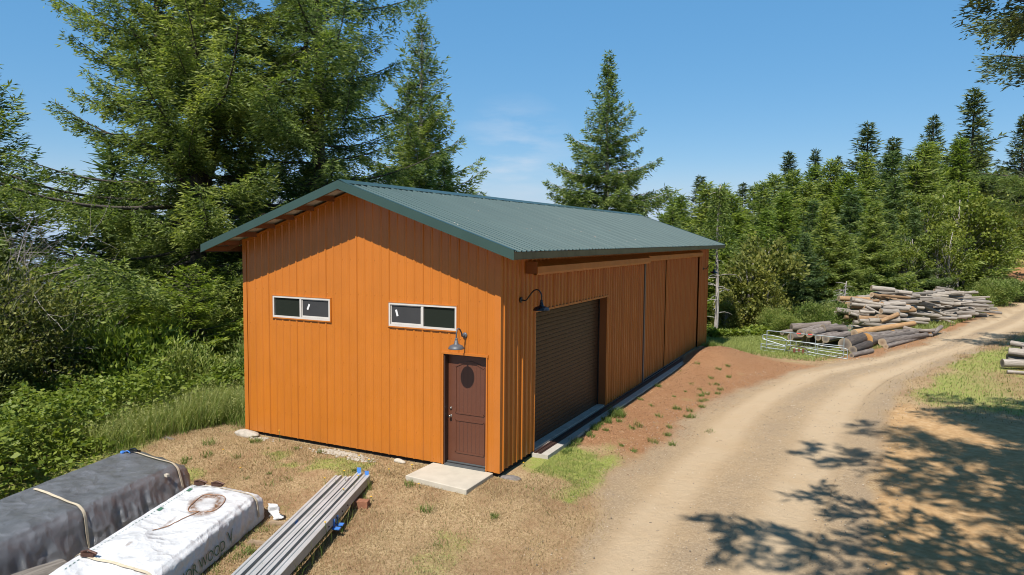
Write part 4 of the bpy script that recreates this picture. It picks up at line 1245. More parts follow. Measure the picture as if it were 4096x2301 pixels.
# ------------------------------------------------------------------ logs by the road
BIG = 'dark barked logs piled behind the gates'
def lg(p, q, r0, r1, mat, lab, grp, endm=None, **k):
    return log_obj('log', p, q, r0, r1, M[mat], lab, 'log', grp, endm, **k)
lg((4.09, 24.5, 0.41), (4.95, 27.9, 0.42), .20, .19, 'log_bark', 'barked log with round grey sawn end above the red tape, left of the pair', BIG, seed=1)
lg((4.50, 24.5, 0.40), (5.55, 28.2, 0.42), .185, .18, 'log_bark', 'barked log with round grey sawn end above the red tape, right of the pair', BIG, seed=2, knob=.15)
lg((3.45, 27.0, 0.36), (5.25, 28.0, 0.50), .21, .24, 'log_bark', 'barked log lying crosswise on top behind the pair of sawn ends', BIG, seed=3, knob=.2)
lg((5.0, 26.2, 0.48), (6.0, 27.5, 0.42), .22, .20, 'log_bark', 'thick knobbly barked log on top at the right of the dark pile', BIG, seed=4, knob=.35)
lg((4.88, 24.6, 0.24), (5.7, 27.2, 0.20), .155, .15, 'log_bark', 'thin grey log with pale sawn end under the right of the pair', BIG, seed=5)
lg((5.24, 24.4, 0.22), (6.15, 27.2, 0.18), .185, .18, 'log_bark', 'grey log with dull sawn end low in the middle of the dark pile', BIG, seed=6)
lg((6.10, 24.0, 0.06), (7.0, 27.2, 0.10), .31, .27, 'log_bark_dark', 'thickest dark barked log with a broken brown end behind the gate end', BIG, seed=7, knob=.1)
lg((6.46, 23.5, -0.10), (7.15, 25.7, -0.06), .185, .19, 'log_bark_dark', 'dark log lying free on the grass right of the gates', BIG, seed=8)
lg((6.42, 22.7, -0.25), (7.25, 24.6, -0.23), .115, .13, 'log_bark', 'short thin log on the grass in front, right of the gates', BIG, seed=9, knob=.3)
lg((3.05, 26.4, 0.14), (3.75, 27.4, 0.20), .13, .12, 'log_bark', 'thin pale log poking out at the left end of the dark pile', BIG, seed=10)
lg((3.55, 25.5, 0.06), (4.4, 26.6, 0.02), .20, .2, 'log_bark', 'grey log at the bottom left of the dark pile', BIG, seed=11)
lg((4.3, 25.0, 0.02), (5.3, 28.0, 0.0), .22, .22, 'log_bark_dark', 'dark log at the bottom of the pile, half hidden by the gates', BIG, seed=12)
lg((5.0, 25.0, -0.08), (5.9, 28.0, -0.08), .20, .2, 'log_bark_dark', 'dark log on the ground under the middle of the pile', BIG, seed=13)
FR = 'freshly cut long logs beside the road'
lg((6.44, 27.5, 0.20), (9.50, 34.3, 0.20), .21, .15, 'log_peeled', 'long peeled orange log lying on top of the freshly cut logs', FR, M['end_tan'], seed=21, m=20)
lg((6.99, 26.5, 0.04), (9.80, 33.3, -0.12), .36, .17, 'log_bark', 'thick butt log with a bright orange sawn face', FR, M['end_orange'], seed=22, knob=.2, m=24)
lg((7.75, 27.0, -0.10), (10.0, 32.0, -0.15), .21, .13, 'log_bark', 'long barked log with orange branch scars at the road side', FR, M['end_tan'], seed=23, knob=.3, m=24)
lg((7.9, 26.5, -0.23), (9.75, 31.6, -0.25), .12, .09, 'log_bark', 'thin brown log lowest and nearest to the gravel road', FR, M['end_tan'], seed=24, knob=.2, m=20)
lg((8.85, 32.7, 0.10), (10.45, 32.6, 0.06), .13, .10, 'log_bark', 'knobbly crooked top log at the far end of the fresh logs', FR, M['end_orange'], seed=25, knob=.5, m=26, bend=-.1)
lg((9.2, 31.9, -0.12), (10.3, 32.6, -0.22), .11, .10, 'log_bark', 'crooked root end bent along the grass at the road edge', FR, M['end_orange'], seed=26, knob=.5, bend=-.05)
lg((10.2, 32.6, -0.18), (10.9, 34.5, 0.08), .13, .12, 'log_bark', 'bent top of a fresh log curling up at the road edge', FR, M['end_orange'], seed=27, knob=.6, bend=-.06)
lg((8.3, 29.6, 0.14), (9.1, 31.4, 0.10), .13, .10, 'log_bark', 'knobbly barked length between the peeled log and the thick butt log', FR, M['end_orange'], seed=28, knob=.5)
# weathered heap
rh = np.random.default_rng(21)
A0, A1 = np.array([6.9, 33.0]), np.array([13.7, 47.8])
ax = (A1 - A0) / np.linalg.norm(A1 - A0); back = np.array([-ax[1], ax[0]])
HG = 'weathered timbers in the tangled heap by the road'
KINDS = [('wood_pale', 0.0, 'pale rounded weathered log in the tangled heap beyond the fresh logs', 'log'),
         ('wood_grey', 0.0, 'grey rounded weathered log in the tangled heap beyond the fresh logs', 'log'),
         ('wood_grey', 0.95, 'grey squared old beam in the tangled heap beyond the fresh logs', 'beam'),
         ('wood_pale', 0.95, 'pale squared old beam in the tangled heap beyond the fresh logs', 'beam'),
         ('wood_tan', 0.0, 'tan half-barked log at the near end of the tangled heap', 'log')]
hp = []
NH = 330
for i in range(NH):
    tt = i / NH + rh.uniform(-.02, .02)
    c = rh.uniform(-0.9, 1.9)
    hmax = (2.0 + 0.25 * math.sin(tt * 7)) * max(0.12, 1 - ((c - 0.6) / 1.9) ** 2) * (0.55 + 0.45 * min(1, tt * 9)) * min(1, 0.45 + (1 - tt) * 4)
    z = rh.uniform(0.0, 1) ** 0.8 * hmax
    near = tt < 0.38
    k = rh.choice([0, 1, 4], p=[.45, .25, .30]) if near else rh.choice([0, 1, 2, 3], p=[.28, .32, .26, .14])
    ln = rh.uniform(0.8, 2.4) if near else rh.uniform(1.1, 4.0)
    r = rh.uniform(.085, .18) if near else rh.uniform(.055, .125)
    an = rh.normal(0.50, 0.22); el = rh.normal(-0.03, 0.08)
    if rh.random() < 0.12: el = rh.uniform(-.45, .35)
    d = np.array([math.cos(an) * math.cos(el), math.sin(an) * math.cos(el), math.sin(el)])
    pc = A0 + ax * tt * 16.2 + back * c
    g = gh(pc[0], pc[1]); zc = g + r + z
    zc = max(zc, g + r * 0.8 + abs(d[2]) * ln / 2)
    p = np.array([pc[0], pc[1], zc]) - d * ln / 2; q = p + d * ln
    mk, sq, lab, cat = KINDS[k]
    log_obj('old_beam' if sq else 'log', p, q, r, r * rh.uniform(.75, 1.0), M[mk], lab, cat, HG, M['end_grey'] if mk == 'wood_grey' else M['end_tan'], seed=int(rh.integers(1, 400)), n=9 if not sq else 8,
            squareness=sq, knob=0.18 if not sq else 0.02, m=7)
log_obj('log', (7.3, 35.9, 1.30), (9.6, 37.4, 0.55), .17, .19, M['wood_pale'], 'long pale log slanting down from the top of the near heap', 'log', HG, M['end_tan'], seed=77, n=12, m=12)
log_obj('log', (6.6, 33.1, 0.42), (7.75, 33.35, 0.40), .21, .21, M['wood_tan'], 'short rusty brown log at the left end of the heap', 'log', HG, M['end_tan'], seed=78, n=12)
log_obj('log', (7.75, 33.0, 0.35), (8.65, 33.7, 0.75), .13, .14, M['wood_tan'], 'short tan log tilted up beside the rusty brown one', 'log', HG, M['end_tan'], seed=79, n=12)
log_obj('log', (5.3, 34.5, 0.28), (6.6, 34.1, 0.15), .10, .11, M['wood_grey'], 'thin grey pole sticking out at the left end of the heap', 'log', HG, M['end_grey'], seed=80, n=10)
mb = MB()
mb.tube([(12.0, 49.0, .55), (12.9, 49.2, .62), (13.5, 49.5, .85), (13.95, 49.8, 1.22), (14.3, 49.9, 1.32)], [.17, .16, .13, .09, .04], 9)
mb.tube([(13.55, 49.5, .88), (13.9, 49.4, .86), (14.15, 49.3, .70)], [.08, .06, .03], 7)
o = mb.build('driftwood_branch', M['wood_pale'], None, True); tag(o, 'silvery forked branch curving up from the top of the heap', 'branch')
RG = 'weathered logs at the right edge of the clearing'
for i, (p, q, r, mk, lab) in enumerate((((12.15, 22.6, -.08), (14.3, 23.2, -.05), .19, 'wood_pale', 'pale thick log at the bottom of the right edge stack'),
        ((12.45, 23.5, -.02), (14.8, 23.6, .02), .24, 'wood_grey', 'thick grey log at the bottom back of the right edge stack'),
        ((12.45, 23.3, .34), (14.6, 23.0, .28), .17, 'wood_pale', 'pale log lying on the bottom ones of the right edge stack'),
        ((12.65, 24.1, .62), (14.5, 23.1, .46), .12, 'wood_pale', 'thin pale log topmost in the right edge stack'),
        ((13.0, 23.9, .40), (14.9, 24.0, .44), .17, 'wood_grey', 'grey log high at the back of the right edge stack'),
        ((12.15, 21.4, -.25), (13.3, 21.5, -.25), .075, 'wood_pale', 'small pale split log alone on the grass before the right edge stack'))):
    log_obj('log', p, q, r, r * .9, M[mk], lab, 'log', RG, M['end_grey'], seed=90 + i, n=14, knob=.15)

# ------------------------------------------------------------------ field gates
M['gate_steel'] = simple('galvanised_tube', (0.31, 0.35, 0.36), 0.45, 0.2, var=0.08)
M['red_tape'] = simple('red_tape', (0.72, 0.05, 0.03), 0.5, var=0.05)
M['rust'] = simple('rust', (0.17, 0.055, 0.028), 0.85, var=0.35, scale=20)
def pipe(mb, pts, r=0.022):
    mb.tube(pts, r, 8)
g = thing('field_gate', 'upright galvanised tube gate with two red bands on its top rail and wire mesh below', 'gate', (2.67, 23.2, gh(2.7, 23.2)), math.atan2(-0.65, 3.42))
gl, ghh = 3.48, 0.92
f = MB(); pipe(f, [(0, 0, .03), (0, 0, ghh), ]); pipe(f, [(0, 0, ghh), (gl, 0, ghh - .04)]); pipe(f, [(gl, 0, ghh - .04), (gl, 0, -.02)])
f.build('gate_frame', M['gate_steel'], g)
for z in (0.52, 0.30, 0.05):
    r_ = MB(); pipe(r_, [(0, 0, z), (gl, 0, z - .02)], 0.02 if z > .5 else .016); r_.build('rail', M['gate_steel'], g)
for x in (1.12, 2.25):
    r_ = MB(); pipe(r_, [(x, 0.0, .03), (x, 0.0, ghh - .02)], .016); r_.build('upright', M['gate_steel'], g)
ms_ = MB()
for k in range(1, 60): ms_.bar((k * gl / 60, .022, .06), (k * gl / 60, .022, .50), .0035, .0035, (0, 1, 0))
for k in range(1, 5): ms_.bar((.02, .026, .06 + k * .09), (gl - .02, .026, .06 + k * .09), .0035, .0035)
ms_.build('wire_mesh', M['trim_grey'], g)
for x0 in (1.39, 1.90):
    r_ = MB(); r_.tube([(x0, 0, ghh - .016 - .0), (x0 + .2, 0, ghh - .018)], .029, 10); r_.build('red_band', M['red_tape'], g)
g = thing('field_gate', 'slumped tube gate leaning at the right in front of the upright one', 'gate', (3.72, 22.35, gh(3.7, 22.3)), math.atan2(-0.30, 2.6))
gl = 2.56
f = MB(); pipe(f, [(0, 0, .62), (.9, 0, .585), (gl * .6, 0, .50), (gl - .12, 0, .47), (gl - .02, 0, .43), (gl, 0, .36), (gl, 0, -.03)]); f.build('gate_frame', M['gate_steel'], g)
for pts in ([(0, 0, .42), (1.2, 0, .30), (gl, 0, .19)], [(0.2, 0, .30), (1.2, 0, .13), (gl, 0, -.0)], [(.75, 0, .06), (1.7, 0, -.02), (gl - .2, 0, -.06)]):
    r_ = MB(); pipe(r_, pts, .018); r_.build('rail', M['gate_steel'], g)
for x, a, b in ((.36, .12, .58), (1.30, .0, .52)):
    r_ = MB(); pipe(r_, [(x, 0, b), (x - .02, 0, a)], .018); r_.build('upright', M['gate_steel'], g)
g = thing('field_gate', 'bent short tube gate twisted at the left end of the gates', 'gate', (2.47, 22.75, gh(2.5, 22.7)), math.atan2(-0.15, 1.25))
f = MB(); pipe(f, [(.16, 0, .56), (.06, 0, .60), (.04, 0, .70), (.10, 0, .76), (.5, 0, .75), (.95, 0, .68), (1.27, 0, .53)]); pipe(f, [(.06, 0, .55), (.5, 0, .45), (1.1, 0, .30)]); pipe(f, [(0, 0, .34), (0, 0, .0)])
f.build('gate_frame', M['gate_steel'], g)
for z in (.32, .17, .01):
    r_ = MB(); pipe(r_, [(0, 0, z), (1.12, 0, z - .06)], .016); r_.build('rail', M['gate_steel'], g)
r_ = MB(); pipe(r_, [(1.18, 0, .50), (1.12, 0, .2), (1.06, 0, -.05)], .018); r_.build('upright', M['gate_steel'], g)
g = thing('harrow', 'rusty hooped frame with three hanging plates in the grass before the gates', 'harrow', (3.78, 22.15, gh(3.8, 22.2)), -0.02)
f = MB(); pipe(f, [(0, 0, 0), (.02, 0, .30), (.16, 0, .42), (.45, 0, .40), (.72, 0, .36), (.82, 0, .24), (.86, 0, -.03)], .016); f.build('hoop', M['frame_brown'], g)
for x, h_ in ((.24, .2), (.44, .14), (.62, .22)):
    r_ = MB(); r_.lathe([(0.0, .02), (.05, .015), (.065, 0), (.05, -.015), (0, -.02)], 10, Matrix.Translation((x, 0, .30 - h_ / 2)) @ Matrix.Diagonal((.9, .5, 1, 1)) @ Matrix.Rotation(math.pi / 2, 4, 'X') @ Matrix.Diagonal((1, h_ / .11, 1, 1))); r_.build('plate', M['rust'], g)
g = thing('wire_basket', 'small green wire basket between the dark logs and the heap', 'basket', (5.62, 30.0, gh(5.6, 30)), 0.05)
M['green_wire'] = simple('green_wire', (0.12, 0.22, 0.19), 0.5)
f = MB()
for k in range(9): f.bar((k * .085, 0, .0), (k * .085, 0, .62), .012, .012, (0, 1, 0)); f.bar((k * .085, .45, .0), (k * .085, .45, .62), .012, .012, (0, 1, 0))
for z in (.02, .2, .4, .62):
    for y in (0, .45): f.bar((0, y, z), (.68, y, z), .014, .014)
    for x in (0, .68): f.bar((x, 0, z), (x, .45, z), .014, .014)
f.build('basket_wires', M['green_wire'], g)
f = MB(); f.bar((.28, -.03, .25), (.75, -.03, .14), .01, .22); f.build('side_plate', M['trim_grey'], g)

# ------------------------------------------------------------------ plants
def quads_from(base, dirs, ln, wd, rng, tint, mb, bendv=0.0, flatn=1.0):
    """one pointed leaf-sized face per row"""
    n = len(base)
    rnd = norm(rng.normal(size=(n, 3)) * flatn + np.array([0, 0, 1.0 - min(1.0, flatn)]))
    side = norm(np.cross(dirs, rnd))
    midp = base + dirs * (ln * 0.45)[:, None]
    tip = base + dirs * ln[:, None]
    if bendv: tip[:, 2] -= bendv * ln
    a = midp + side * (wd * 0.5)[:, None]; c = midp - side * (wd * 0.5)[:, None]
    v = np.stack([base, a, tip, c], 1).reshape(-1, 3)
    q = np.arange(n * 4).reshape(-1, 4)
    mb.add(v, q, tint=np.repeat(np.clip(tint, 0, 1), 4))

def conifer(seed, H, R, zc, nb, sec_sp=0.28, leaf_sp=0.075, leaf=0.17, wid=0.045, el0=-0.15, el1=0.75, up=0.12, sag=0.08, hang=0.35,
            pw=0.8, irr=0.35, trunk_r=None, dead=0, leaders=1, gap=0.0, flat=1.0, secf=0.42, bias=None, thick=0.45, fill=0.7, fl=0.62, tb=.32):
    rng = np.random.default_rng(seed)
    tr, cr = MB(), MB()
    tr_r = trunk_r or H * 0.013 + 0.05
    zs = np.linspace(0, H, 14)
    wob = np.stack([np.cumsum(rng.normal(0, .02, 14)) * H * .05, np.cumsum(rng.normal(0, .02, 14)) * H * .05, zs - np.where(zs < .1, .5, 0)], 1)
    tr.tube(wob, tr_r * (1 - zs / H) ** 0.8 + 0.012, 9)
    BB, DD, LL, WW, TT = [], [], [], [], []
    heads = [(0.0, 0.0, H, zc)]
    for k in range(leaders - 1):
        a = rng.uniform(0, 6.28); heads.append((math.cos(a) * R * .16, math.sin(a) * R * .16, H * rng.uniform(.78, .95), zc + (H - zc) * .35))
        hx, hy, hh, hz = heads[-1]
        tr.tube([(0, 0, hz * .8), (hx * .8, hy * .8, hz + .8), (hx, hy, hz + (hh - hz) * .5), (hx, hy, hh)], [tr_r * .5, tr_r * .45, tr_r * .3, .015], 7)
    for hd, (hx, hy, hh, hz) in enumerate(heads):
        nbr = nb if hd == 0 else int(nb * 0.35)
        clump = rng.uniform(0, 6.28)
        nfill = int(nbr * fill)
        for i in range(nbr + nfill):
            inner = i >= nbr
            t = min(0.995, (i + rng.uniform(0, 1)) / nbr) if not inner else rng.uniform(0, .97)
            if gap and rng.random() < gap: continue
            z = hz + (hh - hz) * t ** 0.92
            L_ = R * (1 if hd == 0 else .55) * ((1 - t) ** pw * 0.97 + 0.035) * rng.uniform(1 - irr, 1 + irr * .55)
            if inner: L_ *= rng.uniform(.35, .72)
            if t < 0.10: L_ *= rng.uniform(.6, 1.0)
            az = i * 2.39996 + rng.uniform(-.45, .45)
            if bias is not None and math.cos(az - bias[0]) < -0.2: L_ *= bias[1]
            e = el0 + (el1 - el0) * t ** 1.3 + rng.uniform(-.12, .12)
            s = np.linspace(0, 1, 9)
            curl = rng.uniform(-.25, .25)
            ang = az + curl * s
            rr = L_ * s * math.cos(e)
            zz = z + L_ * (math.sin(e) * s + up * s ** 2.2 - sag * np.sin(np.pi * s * .8))
            x0 = np.interp(z, zs, wob[:, 0]) + hx * min(1, max(0, (z - hz * .8) / 2)); y0 = np.interp(z, zs, wob[:, 1]) + hy * min(1, max(0, (z - hz * .8) / 2))
            pts = np.stack([x0 + rr * np.cos(ang), y0 + rr * np.sin(ang), zz], 1)
            br = min(tr_r * .38, 0.010 + L_ * 0.011)
            tr.tube(pts, br * (1 - s * .85), 4, False)
            ns = max(4, int(L_ / sec_sp))
            sk = np.linspace(0.10 if L_ < 2 else 0.16, 1.0, ns) ** 0.9
            sk = np.clip(sk + rng.uniform(-.03, .03, ns), .05, 1)
            bt = rng.uniform(-.17, .17)
            for sd in (-1, 1):
                P = np.stack([np.interp(sk, s, pts[:, k]) for k in range(3)], 1)
                dt = np.stack([np.interp(np.minimum(sk + .06, 1), s, pts[:, k]) - np.interp(np.maximum(sk - .06, 0), s, pts[:, k]) for k in range(3)], 1); dt = norm(dt)
                lat = norm(np.cross(dt, np.array([0, 0, 1.0]))) * sd
                a_ = rng.uniform(.75, 1.15, ns)[:, None]
                sdir = norm(dt * np.cos(a_) + lat * np.sin(a_) + np.array([0, 0, 1.0]) * rng.normal(-.10 * hang, .16, ns)[:, None])
                ls = (L_ * (secf * (1 - sk) ** .7 * np.minimum(1, sk * 3.2) + 0.07)) * rng.uniform(.55, 1.25, ns)
                ls = np.clip(ls, 0.10, 1.9)
                cnt = np.maximum(2, (ls / leaf_sp).astype(int))
                idx = np.repeat(np.arange(ns), cnt)
                n = len(idx)
                v = rng.uniform(0.0, 1.0, n)
                l_ = ls[idx]
                B = P[idx] + sdir[idx] * (v * l_)[:, None]
                B[:, 2] -= hang * l_ * v * v * .55
                B[:, 2] -= hang * thick * min(1.6, L_ ** .6 * .42) * rng.uniform(0, 1, n) ** 1.5
                B += rng.normal(0, .025 + leaf * .12, (n, 3)) * np.array([1, 1, flat])
                lr = lat[idx] * rng.choice([-1, 1], n)[:, None] * 0.0
                D = norm(sdir[idx] + np.cross(sdir[idx], np.array([0, 0, 1.0])) * rng.normal(0, .75, n)[:, None] + np.array([0, 0, -1.0]) * (rng.uniform(-.25, 1.1, n) * hang)[:, None] + rng.normal(0, .22, (n, 3)))
                BB.append(B); DD.append(D)
                LL.append(leaf * rng.uniform(.6, 1.35, n)); WW.append(wid * rng.uniform(.7, 1.4, n))
                TT.append(tb - .12 + bt + .55 * v * (0.35 + .65 * sk[idx]) + rng.normal(0, .14, n))  # inner sprigs tinted darker as a shaded core; tips lighter as new growth
            # tip tuft
            n = max(4, int(6 * min(1, L_)))
            B = np.repeat(pts[-1:], n, 0) - dt[-1] * rng.uniform(0, .25, n)[:, None]
            BB.append(B); DD.append(norm(dt[-1] + rng.normal(0, .4, (n, 3)))); LL.append(leaf * rng.uniform(.7, 1.3, n)); WW.append(wid * rng.uniform(.7, 1.3, n)); TT.append(.55 + rng.normal(0, .15, n))
        n = 14
        BB.append(np.array([[np.interp(hh, zs, wob[:, 0]) + hx, np.interp(hh, zs, wob[:, 1]) + hy, hh]]) + np.stack([np.zeros(n), np.zeros(n), -rng.uniform(0, leaf * 4, n)], 1)); DD.append(norm(rng.normal(0, .45, (n, 3)) + [0, 0, .9])); LL.append(leaf * rng.uniform(.7, 1.2, n)); WW.append(np.full(n, wid)); TT.append(np.full(n, .6))
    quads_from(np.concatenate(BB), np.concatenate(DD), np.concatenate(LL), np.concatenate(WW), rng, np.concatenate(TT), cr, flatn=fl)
    # dead bare branches below and inside the crown
    for k in range(dead):
        z = rng.uniform(zc * .3, zc + (H - zc) * .5); a = rng.uniform(0, 6.28); l_ = R * rng.uniform(.15, .45)
        x0 = np.interp(z, zs, wob[:, 0]); y0 = np.interp(z, zs, wob[:, 1])
        s = np.linspace(0, 1, 5)
        p = np.stack([x0 + l_ * s * math.cos(a), y0 + l_ * s * math.sin(a), z - l_ * .25 * s * s + rng.normal(0, .03, 5)], 1)
        tr.tube(p, .022 * (1 - s * .8) * (H / 14), 4, False)
    return tr, cr

def bare_twigs(seed, n, H, spread, r0=0.05):
    rng = np.random.default_rng(seed); mb = MB()
    def grow(p, d, l_, r, depth):
        s = np.linspace(0, 1, 5); pts = [p]
        for k in range(4):
            d = norm(d + rng.normal(0, .16, 3) + np.array([0, 0, .05])); pts.append(pts[-1] + d * l_ / 4)
        mb.tube(np.array(pts), r * (1 - s * .55), 4, False)
        if depth:
            for k in range(rng.integers(3, 6)):
                j = rng.integers(1, 5)
                grow(pts[j], norm(d + rng.normal(0, .75, 3)), l_ * rng.uniform(.4, .7), r * .5, depth - 1)
    for k in range(n):
        a = rng.uniform(0, 6.28)
        grow(np.array([0, 0, -.3]), norm(np.array([math.cos(a) * spread, math.sin(a) * spread, 1.0])), H * rng.uniform(.4, .65), r0 * rng.uniform(.6, 1), 3)
    return mb

def broadleaf(seed, H, R, z0, ncl, per, leaf, wid, cl_r, trunk=True, stems=1, flatten=0.6, up=0.25, tr_r=0.09):
    rng = np.random.default_rng(seed); tr, cr = MB(), MB()
    cen = []
    while len(cen) < ncl:
        p = rng.uniform(-1, 1, 3)
        d = np.linalg.norm(p)
        if d > 1 or (d < .35 and rng.random() < .8): continue
        p = p * np.array([R, R, (H - z0) / 2]) * (0.86 + .28 * rng.random()) + np.array([0, 0, (H + z0) / 2])
        cen.append(p)
    cen = np.array(cen)
    heads = [np.array([rng.normal(0, R * .12), rng.normal(0, R * .12), 0]) * (k > 0) for k in range(stems)]
    for h in heads:
        top = np.array([h[0] * 2.2, h[1] * 2.2, H * .9]); s = np.linspace(0, 1, 7)[:, None]
        p = h * (1 - s) + top * s + rng.normal(0, .05 * R, (7, 3)) * s; p[0, 2] = -.4
        if trunk: tr.tube(p, tr_r * (1 - s[:, 0] * .8) + .008, 7)
    for c in cen:
        h = heads[rng.integers(len(heads))]
        k = np.clip((c[2] - z0 * .3) / H - rng.uniform(.15, .3), .05, .8)
        b = h * (1 + 1.2 * k) * np.array([1, 1, 0]) + np.array([0, 0, H * .9 * k])
        s = np.linspace(0, 1, 5)[:, None]
        p = b * (1 - s) + c * s + np.array([0, 0, 1.0]) * np.sin(s * np.pi) * .08 * R
        tr.tube(p, tr_r * .30 * (1 - s[:, 0] * .8) + .004, 4, False)
    n = ncl * per
    ci = np.repeat(np.arange(ncl), per)
    off = rng.normal(0, 1, (n, 3)) * cl_r * np.array([1, 1, flatten])
    B = cen[ci] + off
    out = norm(B - np.array([0, 0, (H + z0) / 2]))
    D = norm(out * .5 + rng.normal(0, .6, (n, 3)) + np.array([0, 0, up]))
    bt = rng.normal(0, .14, ncl)
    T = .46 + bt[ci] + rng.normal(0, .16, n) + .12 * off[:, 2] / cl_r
    quads_from(B, D, leaf * rng.uniform(.6, 1.3, n), wid * rng.uniform(.7, 1.3, n), rng, T, cr)
    return tr, cr

PROTO = {}
def proto(key, pair, mats, H):
    PROTO[key] = (pair[0].mesh('trunk', mats[0], True), pair[1].mesh('crown', mats[1]), H)
def plant(name, key, x, y, top, rs, rz, label, cat, group=None, z=None, mat=None):
    tm, cm, H = PROTO[key]
    z0 = gh(x, y) if z is None else z
    t = thing(name, label, cat, (x, y, z0), rz, group)
    k = (top - z0) / H
    t.scale = (k * rs, k * rs, k)
    link('trunk', tm, t); c = link('crown', cm, t)
    if mat is not None:
        c.material_slots[0].link = 'OBJECT'; c.material_slots[0].material = mat
    return t

BK, SP = M['bark'], M['needle_spruce']
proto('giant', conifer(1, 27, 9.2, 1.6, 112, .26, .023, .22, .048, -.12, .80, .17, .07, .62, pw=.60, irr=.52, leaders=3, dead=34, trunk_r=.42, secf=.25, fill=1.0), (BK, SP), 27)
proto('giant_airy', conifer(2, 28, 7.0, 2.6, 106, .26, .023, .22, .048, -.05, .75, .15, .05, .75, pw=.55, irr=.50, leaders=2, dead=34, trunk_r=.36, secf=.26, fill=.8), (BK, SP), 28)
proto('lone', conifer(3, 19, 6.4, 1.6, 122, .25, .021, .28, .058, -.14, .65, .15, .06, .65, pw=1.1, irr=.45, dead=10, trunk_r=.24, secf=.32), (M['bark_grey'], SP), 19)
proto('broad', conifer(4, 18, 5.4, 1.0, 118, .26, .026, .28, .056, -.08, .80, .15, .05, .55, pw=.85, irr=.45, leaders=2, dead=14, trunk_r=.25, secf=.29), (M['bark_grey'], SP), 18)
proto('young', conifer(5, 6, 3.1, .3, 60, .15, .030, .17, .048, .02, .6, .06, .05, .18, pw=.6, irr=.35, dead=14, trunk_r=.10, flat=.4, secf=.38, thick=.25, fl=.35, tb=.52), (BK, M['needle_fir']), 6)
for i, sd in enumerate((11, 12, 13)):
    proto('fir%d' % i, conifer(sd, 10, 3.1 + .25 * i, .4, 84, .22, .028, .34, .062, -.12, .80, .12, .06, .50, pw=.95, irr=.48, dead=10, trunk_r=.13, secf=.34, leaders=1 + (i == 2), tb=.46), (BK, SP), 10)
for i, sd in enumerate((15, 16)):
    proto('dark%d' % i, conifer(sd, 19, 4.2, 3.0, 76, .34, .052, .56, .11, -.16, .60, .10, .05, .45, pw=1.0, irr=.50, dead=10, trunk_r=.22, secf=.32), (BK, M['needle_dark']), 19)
AB = M['bark_grey']
proto('alder0', broadleaf(21, 9.5, 3.0, 1.6, 75, 95, .24, .17, .42, True, 2, tr_r=.11), (AB, M['alder_leaf']), 9.5)
proto('alder1', broadleaf(22, 9.0, 2.6, 2.6, 60, 95, .24, .17, .40, True, 3, tr_r=.09), (AB, M['alder_leaf']), 9)
proto('shrub', broadleaf(23, 4.6, 2.6, .1, 260, 170, .12, .06, .25, True, 4, .8, .4, tr_r=.06), (BK, M['shrub_leaf']), 4.6)
proto('madrone', broadleaf(24, 4.6, 1.5, .2, 65, 90, .22, .12, .26, True, 3, .7, .3, tr_r=.06), (AB, M['madrone_leaf']), 4.6)
proto('bush', broadleaf(25, 2.4, 1.4, .0, 80, 150, .19, .06, .26, True, 4, .9, .9, tr_r=.04), (BK, M['grass_lush']), 2.4)

CB = 'big conifers beside the barn'
plant('spruce_tree', 'giant', -20.2, 9.4, 24.5, 1.0, 0.6, 'huge spreading spruce left of the barn, its top out of the picture', 'tree', CB)
plant('spruce_tree', 'giant_airy', -15.9, 12.6, 25.5, 1.0, 2.2, 'tall dark trunked spruce rising right behind the barn gable', 'tree', CB)
plant('spruce_tree', 'broad', -19.2, 26.0, 18.9, 1.0, 1.0, 'bushy twin tipped spruce behind the roof ridge, right of the tallest trees', 'tree', CB)
plant('spruce_tree', 'lone', -9.4, 34.0, 17.5, 1.0, 4.0, 'solitary pointed spruce standing against the sky behind the middle of the roof', 'tree', CB)
plant('spruce_tree', 'broad', -27.6, 4.6, 12.6, 1.25, 3.0, 'spruce cut off by the left picture edge', 'tree', CB)
plant('spruce_tree', 'fir1', -15.0, 22.0, 9.5, 1.1, 1.0, 'small spruce between the tall ones, just showing above the roof ridge', 'tree', CB)
for i, (x, y, tp, rs, lab) in enumerate(((-12.4, 2.6, 1.3, 1.0, 'round green bush standing out of the brambles near the barn wall'), (-14.8, 2.2, 1.9, 1.1, 'larger green bush in the brambles under the young firs'), (-11.6, 5.0, 1.5, 1.0, 'green bush at the foot of the fir closest to the barn'), (-17.8, 2.4, 2.0, 1.2, 'green bush behind the leathery leaved shrub'))):
    plant('green_bush', 'bush', x, y, tp, rs, i * 2.2, lab, 'bush', 'bushes in the bramble bank', mat=M[('grass_lush', 'needle_fir')[i % 2]])
YF = 'young firs under the tall spruces'
for x, y, tp, rs, rz, lab in ((-23.6, 5.4, 3.7, 1.3, 0.3, 'young bright green fir with layered boughs, leftmost of the row under the tall spruces'),
        (-18.8, 3.9, 3.4, 1.3, 1.7, 'young bright green fir with wide flat boughs above the bramble bank'),
        (-15.0, 4.6, 3.8, 1.15, 3.1, 'young bright green fir between the wide one and the barn wall'),
        (-12.4, 7.0, 3.4, 1.0, 4.4, 'young bright green fir closest to the left wall of the barn')):
    plant('fir_tree', 'young', x, y, tp, rs, rz, lab, 'tree', YF)
FL = 'dark firs filling the wood behind the left trees'
